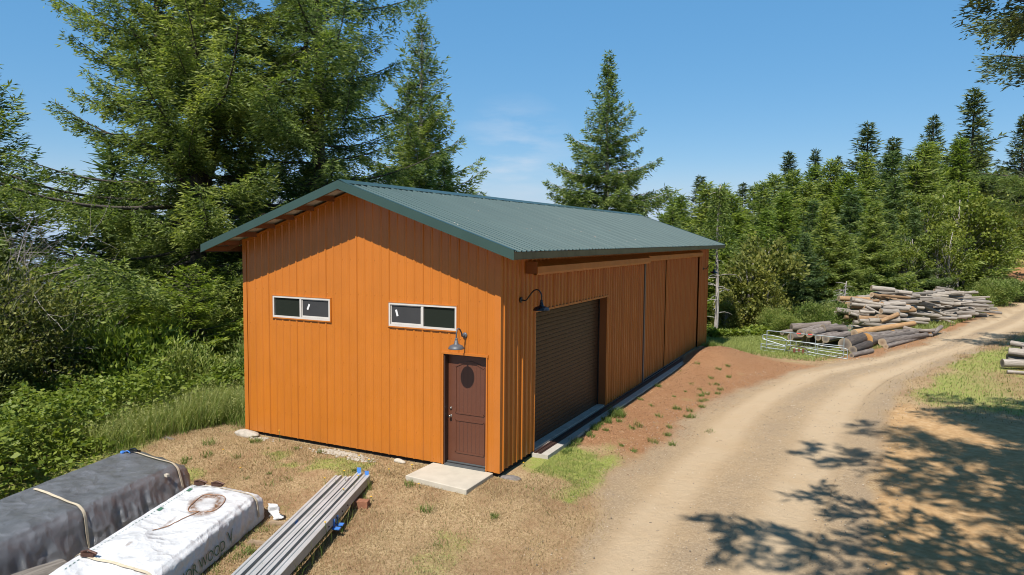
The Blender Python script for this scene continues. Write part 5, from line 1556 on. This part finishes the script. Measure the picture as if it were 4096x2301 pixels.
for i, (x, y, tp, rs, k) in enumerate(((-30, 14, 8.5, 1.3, 'fir0'), (-25, 17, 9.5, 1.3, 'fir1'), (-21, 18, 9.0, 1.3, 'fir2'), (-17.5, 17, 8.0, 1.3, 'fir0'), (-13.5, 16, 6.8, 1.2, 'fir1'), (-33, 6, 6.5, 1.3, 'fir2'), (-27, 10, 9.0, 1.3, 'fir0'), (-23.5, 12.0, 9.5, 1.2, 'fir1'), (-37, 22, 7, 1.5, 'fir1'))):
    plant('fir_tree', k, x, y, tp, rs, i * 1.3, 'dark fir filling the gaps deep in the wood left of the barn', 'tree', FL, mat=M['needle_blue'])

plant('broadleaf_shrub', 'shrub', -16.4, -1.6, 3.9, 1.0, 0.4, 'big dark leathery leaved evergreen shrub at the left edge', 'shrub', 'evergreen shrubs at the left edge')
plant('broadleaf_shrub', 'shrub', -14.4, -3.6, 2.4, 1.05, 2.4, 'lower leathery leaved shrub in front of the big one at the left edge', 'shrub', 'evergreen shrubs at the left edge')
for i, (x, y, h_, sd, lab) in enumerate(((-17.6, 0.4, 9.0, 31, 'bare grey dead shrub with pale twigs rising right behind the evergreen shrub'), (-18.8, 0.0, 9.4, 33, 'taller bare grey dead shrub at the left edge above the evergreen shrub'))):
    o = bare_twigs(sd, 5, h_, .22).build('bare_shrub', M['twig_pale']); o.location = (x, y, gh(x, y)); tag(o, lab, 'shrub', 'dead bare shrubs')

# right hand wood
RW = 'trees of the wood beyond the log heap'
ROW = [('fir0', -7.2, 44, 7.4, 1.25, 'low spruce peeking over the far end of the roof', None),
       ('fir1', -4.9, 46, 9.4, 1.25, 'green spruce nearest to the far corner of the roof', None),
       ('fir2', -2.3, 42, 8.2, 1.25, 'bright spruce behind the dead grey trunk', 'needle_fir'),
       ('fir0', -1.0, 50, 9.6, 1.25, 'tall spruce right behind the one at the dead grey trunk', None),
       ('fir1', 1.2, 44, 8.4, 1.25, 'full green spruce above the madrone bushes', 'needle_fir'),
       ('fir2', 2.0, 55, 10.0, 1.3125, 'spruce in the second row behind the gates', None),
       ('fir0', 4.2, 43.5, 7.6, 1.3125, 'spruce right above the gates with a dark shaded foot', None),
       ('fir1', 5.6, 52, 9.0, 1.375, 'spruce in the second row above the left end of the heap', 'needle_blue'),
       ('fir2', 7.4, 46.5, 7.8, 1.25, 'dense spruce standing behind the near end of the heap', None),
       ('fir0', 9.0, 58, 10.4, 1.375, 'taller spruce in the second row behind the middle of the heap', 'needle_blue'),
       ('fir1', 10.3, 53.5, 7.6, 1.125, 'blue-green spruce between the yellow alders and the heap', 'needle_blue')]
for i, (k, x, y, tp, rs, lab, mk) in enumerate(ROW):
    plant('spruce_tree', k, x, y, tp, rs, i * 1.9 + .4, lab, 'tree', RW, mat=M[mk] if mk else None)
SKY = [('dark0', -8.8, 62, 11.4, 1.235, 'dark small fir on the skyline, first right of the roof'),
       ('dark1', -4.5, 62, 10.6, 1.17, 'dark fir on the skyline above the dead grey trunk'),
       ('dark0', -1.5, 75, 15.0, 1.105, 'slim dark fir on the skyline, left of the twin tips'),
       ('dark1', 1.3, 75, 15.1, 1.04, 'slim dark fir with a sharp tip next to the twin tips on the skyline'),
       ('dark0', 3.4, 85, 15.3, 0.975, 'farther of the twin dark tips on the skyline'),
       ('dark1', 6.6, 70, 17.1, 1.43, 'broad dark fir, first of the tall ones on the right skyline'),
       ('dark0', 9.1, 75, 16.0, 1.43, 'rounded dark fir between two tall pointed ones on the right skyline'),
       ('dark1', 13.1, 80, 18.9, 1.105, 'tall narrow dark fir standing clear on the right skyline'),
       ('dark0', 15.7, 70, 19.8, 1.235, 'tall thin crowned fir near the right edge, highest tip on the skyline'),
       ('dark1', 11.2, 88, 15.5, 1.3, 'dark fir filling the skyline behind the tall narrow one'),
       ('dark0', 23.2, 91, 20.0, 1.3, 'dark fir with a visible lower trunk above the brown bank'),
       ('dark1', 27.0, 96, 25.0, 1.3, 'large fir cut off by the right edge in the distance')]
for i, (k, x, y, tp, rs, lab) in enumerate(SKY):
    plant('fir_tree', k, x, y, tp, rs, i * 2.1, lab, 'tree', 'dark firs on the right skyline')
FILL = [(-7.6, 49, 8.6), (-5.6, 54, 9.4), (-3.2, 48, 7.6), (-2.6, 57, 9.9), (-0.2, 46.5, 7.2), (0.4, 60, 11.4), (2.9, 48.5, 8.0), (3.6, 61, 12.4), (5.0, 58, 11.0), (6.6, 62, 13.0), (8.4, 51.5, 7.4), (11.6, 64, 14.0), (14.6, 67, 14.5), (15.6, 78, 16.0), (8.8, 66, 13.5), (12.6, 74, 15.0), (1.8, 68, 12.6), (-2.0, 66, 11.6), (17.6, 82, 16.5), (-6.4, 62, 10.4), (-9.8, 56, 8.8), (-0.9, 38.5, 5.2), (3.0, 40.5, 5.4), (5.4, 43.0, 5.6)]
for i, (x, y, tp) in enumerate(FILL):
    plant('spruce_tree', 'fir%d' % (i % 3), x, y, tp, 1.2 + .1 * (i % 3), i * 1.37, 'green spruce filling the gaps in the wood beyond the gates and the log heap', 'tree', 'spruces filling the right hand wood', mat=M[('needle_fir', 'needle_spruce', 'needle_blue', 'needle_spruce')[i % 4]])
AL = [('alder0', 11.4, 57, 8.8, 1.0, 'yellow-green alder left in the light group beyond the heap'), ('alder1', 14.2, 60, 9.8, 1.1, 'tallest yellow-green alder with pale thin trunks'),
      ('alder0', 16.6, 62, 8.2, 1.0, 'yellow-green alder right in the light group, above the road'), ('alder1', 12.6, 53.5, 6.2, 1.1, 'low yellow-green alder directly behind the heap'), ('alder0', 17.0, 71, 7.2, .9, 'yellow-green alder left at the foot of the brown bank'), ('alder1', 9.6, 50.5, 5.6, 1.0, 'small yellow-green alder peeking over the middle of the heap')]
for i, (k, x, y, tp, rs, lab) in enumerate(AL):
    plant('alder_tree', k, x, y, tp, rs, i * 1.1, lab, 'tree', 'alders beyond the heap')
MD = [(0.3, 33.5, 3.9, 1.1, 'tallest olive-yellow madrone bush right of the dead grey trunk'), (1.6, 32.5, 2.2, 1.0, 'olive-yellow madrone bush just behind the left gate'), (-0.6, 31.5, 1.6, 1.0, 'low olive-yellow bush at the foot of the dead grey trunk'), (1.0, 37.5, 5.0, 1.0, 'olive-yellow madrone bush rising behind the tallest one')]
for i, (x, y, tp, rs, lab) in enumerate(MD):
    plant('madrone_bush', 'madrone', x, y, tp, rs, i * 1.7, lab, 'bush', 'madrone bushes')
BU = [(3.0, 29.5, .7, 1.1, 'green bush left behind the dark logs'), (4.4, 31.5, 1.3, 1.0, 'tall green broom bush behind the middle of the dark logs'), (5.6, 34.0, 1.1, 1.0, 'green bush between the dark logs and the heap'), (2.2, 31.0, .9, 1.0, 'green bush at the edge of the wood by the left gate'),
      (16.2, 55, 1.9, 1.3, 'green bush beyond the far end of the heap'), (18.4, 58, 1.8, 1.4, 'green bush beside the road beyond the heap'), (20.2, 64, 1.2, 1.2, 'round green bush where the road leaves the picture'), (14.9, 53, 1.4, 1.0, 'low green bush touching the far end of the heap'),
      (19.2, 70, 1.5, 1.2, 'big bush under the brown bank at the right edge'), (8.0, 41.5, 1.4, 1.1, 'green bush half hidden behind the near heap'), (6.4, 38.5, 1.5, 1.2, 'green bush at the left end of the heap')]
for i, (x, y, tp, rs, lab) in enumerate(BU):
    plant('green_bush', 'bush', x, y, tp, rs, i * 1.3, lab, 'bush', 'bushes along the wood edge')
plant('olive_bush', 'bush', 23.6, 86.0, gh(23.6, 86) + 4.6, 1.4, 0.5, 'brownish olive bush on top of the bank at the right edge', 'bush', None, mat=M['madrone_leaf'])

# dead trunks
def snag(x, y, top, r, seed, lab, crown=None, lean=0.0):
    rng = np.random.default_rng(seed); z0 = gh(x, y); H = top - z0
    mb = MB(); s = np.linspace(0, 1, 12)
    c = np.stack([lean * s * H + .05 * np.sin(s * 7), .04 * np.sin(s * 5 + 1), s * H - .3 * (s == 0)], 1)
    mb.tube(c, r * (1 - s * .82), 9)
    for k in range(46):
        u = rng.uniform(.10, .97); a = rng.uniform(0, 6.28); l_ = rng.uniform(.35, 1.35) * (1.1 - u * .6)
        p0 = np.array([np.interp(u, s, c[:, 0]), np.interp(u, s, c[:, 1]), u * H]); t5 = np.linspace(0, 1, 5)
        p = p0 + np.stack([math.cos(a) * l_ * t5, math.sin(a) * l_ * t5, l_ * (.10 * np.sin(t5 * 3) - .22 * t5 ** 2 * rng.uniform(-.7, 1.3))], 1)
        mb.tube(p, .026 * (1 - t5 * .75), 4, False)
    o = mb.build('dead_trunk', M['bark_grey'], None, True); o.location = (x, y, z0)
    tag(o, lab, 'dead tree', 'dead grey trunks')
    return o
sn = snag(-0.42, 26.7, 7.9, 0.125, 41, 'dead grey trunk with bare side branches just right of the far barn corner')
rng = np.random.default_rng(44); n = 2600
t_ = rng.uniform(.58, 1.0, n); a = rng.uniform(0, 6.28, n); rr = rng.uniform(.05, 1, n) ** .7 * 1.35 * (1.12 - t_) * 1.6
B = np.stack([rr * np.cos(a), rr * np.sin(a), t_ * 8.2 - rr * .18], 1); D = norm(np.stack([np.cos(a), np.sin(a), rng.normal(-.3, .3, n)], 1) + rng.normal(0, .35, (n, 3)))
mb = MB(); quads_from(B, D, rng.uniform(.12, .28, n), rng.uniform(.04, .09, n), rng, rng.normal(.4, .15, n), mb); mb.build('crown', M['needle_spruce'], sn)
snag(5.8, 37.0, 2.4, 0.14, 42, 'dead grey trunk behind the left end of the heap', lean=-.01)

# the tree beside the camera that throws the shadow over the road, and two more outside the right edge
proto('shade', conifer(56, 33, 10.6, 10.8, 104, .34, .042, .36, .11, .04, .6, .06, .07, .3, pw=.74, irr=.46, dead=8, trunk_r=.38, secf=.20, fill=.6), (BK, M['needle_dark']), 33)
plant('spruce_tree', 'shade', 15.2, -9.0, 31.5, 1.0, 2.99, 'large spruce outside the right edge whose branch shadows lie across the road', 'tree', 'shade trees right of the road')
proto('edge', conifer(61, 18, 6.8, 8.2, 90, .17, .014, .15, .032, -.08, .6, .08, .06, .5, pw=.75, irr=.42, dead=10, trunk_r=.24, secf=.26, fill=.5), (BK, SP), 18)
plant('spruce_tree', 'edge', 14.3, 3.0, 16.5, 1.0, 4.6, 'spruce whose near branches, coloured dark as unlit, hang into the upper right corner', 'tree', 'shade trees right of the road', mat=M['needle_dark'])  # needles recoloured dark to paint in the branches' unlit side
plant('spruce_tree', 'edge', 16.7, 26.5, 13.5, 1.15, 2.6, 'spruce behind the right edge log stack, reaching into the picture from the right', 'tree', 'shade trees right of the road')

# distant wood on the hill: one mass
rng = np.random.default_rng(61); mb = MB(); BB, DD, LL, WW, TT = [], [], [], [], []
for k in range(420):
    y = rng.uniform(95, 230); x = rng.uniform(-95, 75) * (y / 160)
    if x > 18 and y < 135: continue
    z0 = gh(x, y); H = rng.uniform(7, 13) * (0.8 + .2 * math.sin(x * .3)); R_ = H * rng.uniform(.17, .27); n = 150
    t = rng.uniform(0, 1, n) ** 1.25; a = rng.uniform(0, 6.28, n); r_ = R_ * (1 - t) * rng.uniform(.3, 1.1, n)
    BB.append(np.stack([x + r_ * np.cos(a), y + r_ * np.sin(a), z0 + .6 + (H - .6) * t], 1))
    DD.append(norm(np.stack([np.cos(a), np.sin(a), rng.normal(-.1, .3, n)], 1) + rng.normal(0, .3, (n, 3)))); LL.append(rng.uniform(.6, 1.5, n)); WW.append(rng.uniform(.3, .65, n)); TT.append(rng.normal(.35, .15, n) + rng.normal(0, .12))
quads_from(np.concatenate(BB), np.concatenate(DD), np.concatenate(LL), np.concatenate(WW), rng, np.concatenate(TT), mb)
o = mb.build('distant_forest', M['needle_spruce']); tag(o, 'conifer forest on the far hillside', 'forest', None, 'stuff')

# ------------------------------------------------------------------ ground cover
def scatter(rng, n, x0, x1, y0, y1, dens):
    x = rng.uniform(x0, x1, n); y = rng.uniform(y0, y1, n)
    k = rng.random(n) < dens(x, y)
    return x[k], y[k]
def blades(mb, rng, x, y, h, w, lean=0.35, tint=None, seed_heads=0.0):
    n = len(x); z = ground_h(x, y)
    a = rng.uniform(0, 6.28, n); b = rng.uniform(0, 6.28, n)
    l_ = rng.normal(lean, lean * .5, n)
    dx, dy = np.cos(a) * l_ * h, np.sin(a) * l_ * h
    sx, sy = np.cos(b) * w / 2, np.sin(b) * w / 2
    B = np.stack([x, y, z - .01], 1); S = np.stack([sx, sy, 0 * x], 1)
    m1 = B + np.stack([dx * .35, dy * .35, h * .55], 1); tp = B + np.stack([dx, dy, h * np.sqrt(np.clip(1 - .35 * l_ ** 2, .3, 1))], 1)
    v = np.stack([B - S, B + S, m1 + S * .8, m1 - S * .8, tp], 1).reshape(-1, 3)
    i = np.arange(n)[:, None] * 5
    t = tint if tint is not None else rng.normal(.45, .18, n)
    tv = np.repeat(np.clip(t, 0, 1)[:, None], 5, 1); tv[:, 4] = np.clip(tv[:, 4] + .15, 0, 1); tv[:, :2] -= .15
    mb.add(v, np.concatenate([i + 0, i + 1, i + 2, i + 3], 1), np.concatenate([i + 3, i + 2, i + 4], 1), tint=np.clip(tv, 0, 1).ravel())
    if seed_heads:
        k = rng.random(n) < seed_heads
        P = tp[k]; nn = len(P)
        if nn:
            P3 = np.repeat(P, 5, 0); P3[:, 2] -= np.tile(np.linspace(0, .16, 5), nn)
            D = norm(np.stack([np.cos(a[k]), np.sin(a[k]), np.full(nn, .6)], 1)); D = np.repeat(D, 5, 0) + rng.normal(0, .5, (nn * 5, 3))
            quads_from(P3, norm(D), np.full(nn * 5, .07), np.full(nn * 5, .022), rng, np.full(nn * 5, .95), mb)

rng = np.random.default_rng(71)
# dry lawn
mb = MB()
def lawn(x, y):
    w_ = ground_weights(x, y)
    d = (1 - w_['w_road']) * (1 - .92 * w_['w_dirt']) * (1 - w_['w_sand']) * (1 - w_['w_floor'])
    ins = (x > -W) & (x < 0.45) & (y > -.03) & (y < LEN)
    return np.where(ins, 0, d * (1 - .75 * w_['w_green']) * (.25 + .9 * vnoise(np.stack([x, y], 1), .8, 31, 3) ** 1.6))
x, y = scatter(rng, 420000, -10.5, 4, -8.5, 1.2, lawn)
blades(mb, rng, x, y, rng.uniform(.02, .075, len(x)), rng.uniform(.005, .012, len(x)), .8, rng.normal(.55, .27, len(x)))
x, y = scatter(rng, 60000, 7, 20, 10, 38, lawn)
blades(mb, rng, x, y, rng.uniform(.04, .12, len(x)), rng.uniform(.012, .025, len(x)), .7)
o = mb.build('dry_grass', M['grass_dry']); tag(o, 'short dry straw coloured grass on the lawn', 'grass', None, 'stuff')
# green grass: corner patch, weeds, the strip by the gates, the far verges
mb = MB()
def greens(x, y):
    w_ = ground_weights(x, y); ins = (x > -W) & (x < 0.45) & (y > -.03) & (y < LEN)
    return np.where(ins | (w_['w_road'] > .5), 0, w_['w_green'] * (1 - w_['w_dirt']) * (1 - w_['w_floor']))
x, y = scatter(rng, 24000, -.3, 2.6, -.8, 4.2, lambda x, y: np.where(np.hypot((x - .75) / 1.05, (y - 1.75) / 1.25) + (vnoise(np.stack([x, y], 1), .5, 44, 3) - .5) * 1.6 < .95, greens(x, y), .16 * greens(x, y)))
blades(mb, rng, x, y, rng.uniform(.03, .10, len(x)), rng.uniform(.006, .012, len(x)), .8, rng.normal(.88, .22, len(x)))
x, y = scatter(rng, 150000, -9.3, 4, -8.5, 1.0, lambda x, y: greens(x, y) ** 1.3 * .9)
blades(mb, rng, x, y, rng.uniform(.03, .09, len(x)), rng.uniform(.006, .012, len(x)), .6, rng.normal(.5, .2, len(x)))
x, y = scatter(rng, 55000, -2, 10, 20.5, 33, lambda x, y: np.where((x < np.interp(y, RL[:, 0], RL[:, 1]) - .6), .75, 0))
blades(mb, rng, x, y, rng.uniform(.06, .20, len(x)), rng.uniform(.012, .026, len(x)), .75, rng.normal(1.0, .22, len(x)))
x, y = scatter(rng, 40000, 8, 24, 33, 66, lambda x, y: np.where((x < np.interp(y, RL[:, 0], RL[:, 1]) - .4) & (x > np.interp(y, RL[:, 0], RL[:, 1]) - 5), .8, 0))
blades(mb, rng, x, y, rng.uniform(.15, .42, len(x)), rng.uniform(.03, .06, len(x)), .5, rng.normal(.9, .18, len(x)))
x, y = scatter(rng, 45000, 8, 22, 13, 40, lambda x, y: greens(x, y) * .8)
blades(mb, rng, x, y, rng.uniform(.04, .14, len(x)), rng.uniform(.012, .028, len(x)), .6, rng.normal(.62, .2, len(x)))
# small rosettes on the dirt and along the curb
spots = [(.62, 6.2, .24, 260), (.55, 5.4, .15, 90), (.6, 20.0, .30, 260), (.62, 8.5, .1, 50), (.6, 10.7, .12, 60)]
wr = np.random.default_rng(72)
for k in range(18):
    yy, xx = (wr.uniform(3, 16), wr.uniform(.6, 3.2)) if k < 8 else (10.3 + wr.normal(0, 1.1), 1.9 + wr.normal(0, .35))
    spots.append((xx, yy, wr.uniform(.04, .14), int(wr.uniform(10, 60))))
for k in range(16): spots.append((.50 + abs(wr.normal(0, .06)), 2.3 + k * .28 + wr.normal(0, .1), wr.uniform(.07, .16), 60))
for k in range(6): spots.append((wr.uniform(.7, 2.2), wr.uniform(2.6, 6.0), wr.uniform(.05, .16), 45))
for k in range(46): spots.append((wr.uniform(-8.5, 2.0), wr.uniform(-6.5, -.25), wr.uniform(.05, .16), int(wr.uniform(12, 60))))
for k in range(16): spots.append((1.9 + wr.normal(0, .35) + .05 * k * .5, 5 + k * .75, .11, 50))
for (xx, yy, r_, n) in spots:
    a = wr.uniform(0, 6.28, n); q = r_ * np.sqrt(wr.uniform(0, 1, n))
    blades(mb, wr, xx + q * np.cos(a), yy + q * np.sin(a), wr.uniform(.4, 1.1, n) * min(.30, r_ * 1.2) + .02, np.full(n, .012), .8, wr.normal(.45, .18, n))
# weeds growing through the beams and beside the stacks
for k in range(60):
    u = wr.uniform(.1, 4.6); off = wr.choice([.17, .36, .54, .78]) + wr.normal(0, .02)
    c = far0 + bp * off + bd * u; n = int(wr.uniform(3, 9))
    blades(mb, wr, c[0] + wr.normal(0, .03, n), c[1] + wr.normal(0, .03, n), wr.uniform(.15, .5, n), np.full(n, .008), .35, wr.normal(.5, .2, n))
for k in range(60):
    c = np.array([-3.05, -3.7]) + np.array([.34, -.94]) * wr.uniform(0, 4) + np.array([.94, .34]) * wr.uniform(0.02, .3); n = int(wr.uniform(6, 22))
    blades(mb, wr, c[0] + wr.normal(0, .05, n), c[1] + wr.normal(0, .05, n), wr.uniform(.03, .11, n), np.full(n, .01), .6, wr.normal(.5, .2, n))
o = mb.build('green_grass', M['grass_lush']); tag(o, 'green grass and small weeds around the barn and the gates', 'grass', None, 'stuff')
# tall grass on the bank left of the barn
mb = MB()
def tall(x, y):
    e = -8.2 - .40 * np.maximum(0, -y + .1) + (vnoise(np.stack([x, y], 1), 1.4, 46, 2) - .5) * 1.0
    return np.where((x < e) & (x > -14.5) & ~((x > -W - .3) & (y > 0)), sstep(0, .7, e - x) * (.35 + .9 * vnoise(np.stack([x, y], 1), 1.1, 33, 2)) * (1 - sstep(2.5, 5.5, e - x)), 0)
x, y = scatter(rng, 120000, -14.5, -7.5, -2.6, 12, tall)
blades(mb, rng, x, y, rng.uniform(.25, .95, len(x)) * (.6 + .8 * vnoise(np.stack([x, y], 1), .9, 47, 2)), rng.uniform(.008, .018, len(x)), .5, rng.normal(.58, .26, len(x)), .12)
x, y = scatter(rng, 9000, -8.9, -7.4, .3, 9, lambda x, y: np.full(len(x), .8))
blades(mb, rng, x, y, rng.uniform(.1, .45, len(x)), rng.uniform(.008, .016, len(x)), .5, rng.normal(.42, .2, len(x)), .02)
o = mb.build('tall_grass', M['grass_green']); tag(o, 'tall seeding grass on the bank left of the barn', 'grass', None, 'stuff')
# brambles
mb = MB(); n = 300000
x = rng.uniform(-27, -6.8, n); y = rng.uniform(-9, 9, n)
P = np.stack([x, y], 1)
e = -9.25 + .35 * np.maximum(0, -y - 1.2) + (vnoise(P, 1.5, 38, 2) - .5) * 2.2
k = (rng.random(n) < sstep(0, 1.2, e - x) * (.5 + .6 * vnoise(P, .8, 36, 2))) & (y > -9)
x, y = x[k], y[k]; P = P[k]; n = len(x)
hh = (.15 + 1.9 * vnoise(P, 1.3, 35, 3) ** 1.8 + .9 * vnoise(P, .45, 45, 2) ** 2) * sstep(-.2, 2.0, e[k] - x) + .10
z = ground_h(x, y) + hh * (1 - rng.uniform(0, 1, n) ** 2.2)
a = rng.uniform(0, 6.28, n)
D = norm(np.stack([np.cos(a), np.sin(a), rng.normal(.05, .35, n)], 1))
quads_from(np.stack([x, y, z], 1), D, np.clip(rng.lognormal(-2.2, .42, n), .05, .30), np.clip(rng.lognormal(-2.6, .42, n), .03, .2), rng, .40 + .42 * vnoise(P, 1.3, 37, 2) + rng.normal(0, .17, n), mb, flatn=.6)
o = mb.build('bramble_undergrowth', M['bramble_leaf']); tag(o, 'green bramble and thimbleberry thicket below the trees', 'undergrowth', None, 'stuff')
# undergrowth at the foot of the right hand wood
mb = MB(); n = 90000
yy = rng.uniform(26, 70, n); edge = np.interp(yy, [26, 33, 50, 70], [-.5, 4.2, 11.0, 20.0])
xx = edge - rng.uniform(-1.2, 1, n) ** 2 * 9; P = np.stack([xx, yy], 1)
hh = .15 + 1.0 * vnoise(P, 1.6, 39, 3) ** 1.8
z = ground_h(xx, yy) + hh * rng.uniform(.1, 1, n); a = rng.uniform(0, 6.28, n)
quads_from(np.stack([xx, yy, z], 1), norm(np.stack([np.cos(a), np.sin(a), rng.normal(.35, .4, n)], 1)), rng.uniform(.14, .32, n), rng.uniform(.06, .16, n), rng, .68 + rng.normal(0, .24, n), mb, flatn=.7)
o = mb.build('wood_undergrowth', M['bramble_leaf']); tag(o, 'green undergrowth along the foot of the right hand wood', 'undergrowth', None, 'stuff')

# chips of bark and wood over the dirt bank
mb = MB(); rc_ = np.random.default_rng(83)
x, y = scatter(rc_, 60000, .3, 4.2, 2.0, 22.5, lambda x, y: ground_weights(x, y)['w_dirt'] * .62)
n = len(x); z = ground_h(x, y) + .008; a = rc_.uniform(0, 6.28, n)
D = norm(np.stack([np.cos(a), np.sin(a), rc_.normal(.1, .35, n)], 1))
quads_from(np.stack([x, y, z], 1), D, rc_.uniform(.015, .055, n), rc_.uniform(.008, .024, n), rc_, rc_.random(n), mb, flatn=.4)
M['bark_chip'] = newmat('bark_chip')[0]
nt_ = M['bark_chip'].node_tree
nt_.links.new(ramp(nt_, attr(nt_, 'tint'), [(0.0, (0.13, 0.06, 0.03)), (0.55, (0.40, 0.20, 0.095)), (1.0, (0.66, 0.45, 0.27))]), nt_.nodes['Principled BSDF'].inputs['Base Color']); nt_.nodes['Principled BSDF'].inputs['Roughness'].default_value = .95
o = mb.build('bark_chips', M['bark_chip']); tag(o, 'reddish bark chips covering the dirt bank along the barn', 'wood chips', None, 'stuff')
# loose stones on the gravel
mb = MB(); rs_ = np.random.default_rng(81); n = 6000
yy = -9 + 45 * rs_.random(n) ** 1.5; a_, b_ = road_edges(yy)
c = rs_.beta(.55, .55, n); c = np.where(rs_.random(n) < .25, rs_.normal(.48, .07, n), c)
xx = a_ + (b_ - a_) * (c * 1.16 - .08) + rs_.normal(0, .15, n); sz = .006 + .012 * rs_.random(n) ** 3 + .0003 * (yy + 9)
zz = ground_h(xx, yy) + .012 + .35 * sz; an = rs_.uniform(0, 6.28, n)
oc = np.array([(1, 0, 0), (0, 1, 0), (-1, 0, 0), (0, -1, 0), (0, 0, .8), (0, 0, -.8)], float)
V = oc[None] * (sz[:, None, None] * rs_.uniform(.6, 1.3, (n, 6, 1)))
R_ = np.stack([np.stack([np.cos(an), -np.sin(an), 0 * an], 1), np.stack([np.sin(an), np.cos(an), 0 * an], 1), np.stack([0 * an, 0 * an, 1 + 0 * an], 1)], 1)
V = np.einsum('nij,nkj->nki', R_, V) + np.stack([xx, yy, zz], 1)[:, None]
T3 = np.array([(0, 1, 4), (1, 2, 4), (2, 3, 4), (3, 0, 4), (1, 0, 5), (2, 1, 5), (3, 2, 5), (0, 3, 5)])
mb.add(V.reshape(-1, 3), None, (np.arange(n)[:, None, None] * 6 + T3[None]).reshape(-1, 3), np.repeat(rs_.random(n), 6))
def stonemat():
    m, nt, b = newmat('loose_stone')
    nt.links.new(ramp(nt, attr(nt, 'tint'), [(0.0, (0.20, 0.16, 0.12)), (0.6, (0.42, 0.33, 0.23)), (1.0, (0.68, 0.58, 0.45))]), b.inputs['Base Color']); b.inputs['Roughness'].default_value = .95
    return m
M['loose_stone'] = stonemat()
o = mb.build('loose_gravel', M['loose_stone']); tag(o, 'loose stones strewn over the gravel road', 'gravel', None, 'stuff')
# dandelions
M['petal'] = simple('yellow_petal', (0.80, 0.47, 0.02), 0.7, var=0.1)
M['stem_green'] = simple('stem_green', (0.09, 0.15, 0.03), 0.7)
fm = MB(); fm.lathe([(0.0, .012), (.014, .011), (.022, .004), (.012, -.006), (0, -.008)], 9); fme = fm.mesh('flower', M['petal'])
sm = MB(); sm.tube([(0, 0, -1.0), (.03, .0, -.5), (0, 0, -.0)], .006, 4); sme = sm.mesh('stem', M['stem_green'])
DL = [(-6.0, -.22, .30, 'yellow dandelion tall before the orange wall, left part'), (-3.35, -.45, .12, None), (-3.0, -.55, .10, None), (-2.2, -.9, .12, None), (-1.95, -.4, .10, None), (-1.2, -1.25, .10, None), (-2.75, -2.3, .42, None), (-2.5, -2.0, .48, None), (-2.15, -2.45, .36, None),
      (-1.35, -3.9, .42, None), (-2.35, -1.75, .30, None), (.15, .9, .10, None), (-2.5, -5.55, .14, None), (-6.6, -1.4, .1, None), (-1.75, -2.1, .12, None), (-5.4, -2.0, .1, None)]
for x, y, h_, lab in DL:
    t = thing('dandelion', lab or 'small yellow dandelion flower standing in the dry lawn in front of the barn', 'flower', (x, y, gh(x, y) + h_), 0, 'dandelions on the lawn')
    link('flower', fme, t); o = link('stem', sme, t); o.scale = (1, 1, h_)

# ------------------------------------------------------------------ one exposure scale for every surface colour
def scale_albedo(k):
    for m in bpy.data.materials:
        if not m.use_nodes: continue
        nt = m.node_tree
        for n in list(nt.nodes):
            key = 'Base Color' if n.type == 'BSDF_PRINCIPLED' else 'Color' if n.type == 'BSDF_TRANSLUCENT' else None
            if key is None: continue
            inp = n.inputs[key]
            if inp.is_linked:
                src = inp.links[0].from_socket
                nt.links.new(mixc(nt, 1.0, src, (k, k, k), 'MULTIPLY'), inp)
            else:
                c = inp.default_value; inp.default_value = (c[0] * k, c[1] * k, c[2] * k, 1)
scale_albedo(0.68)
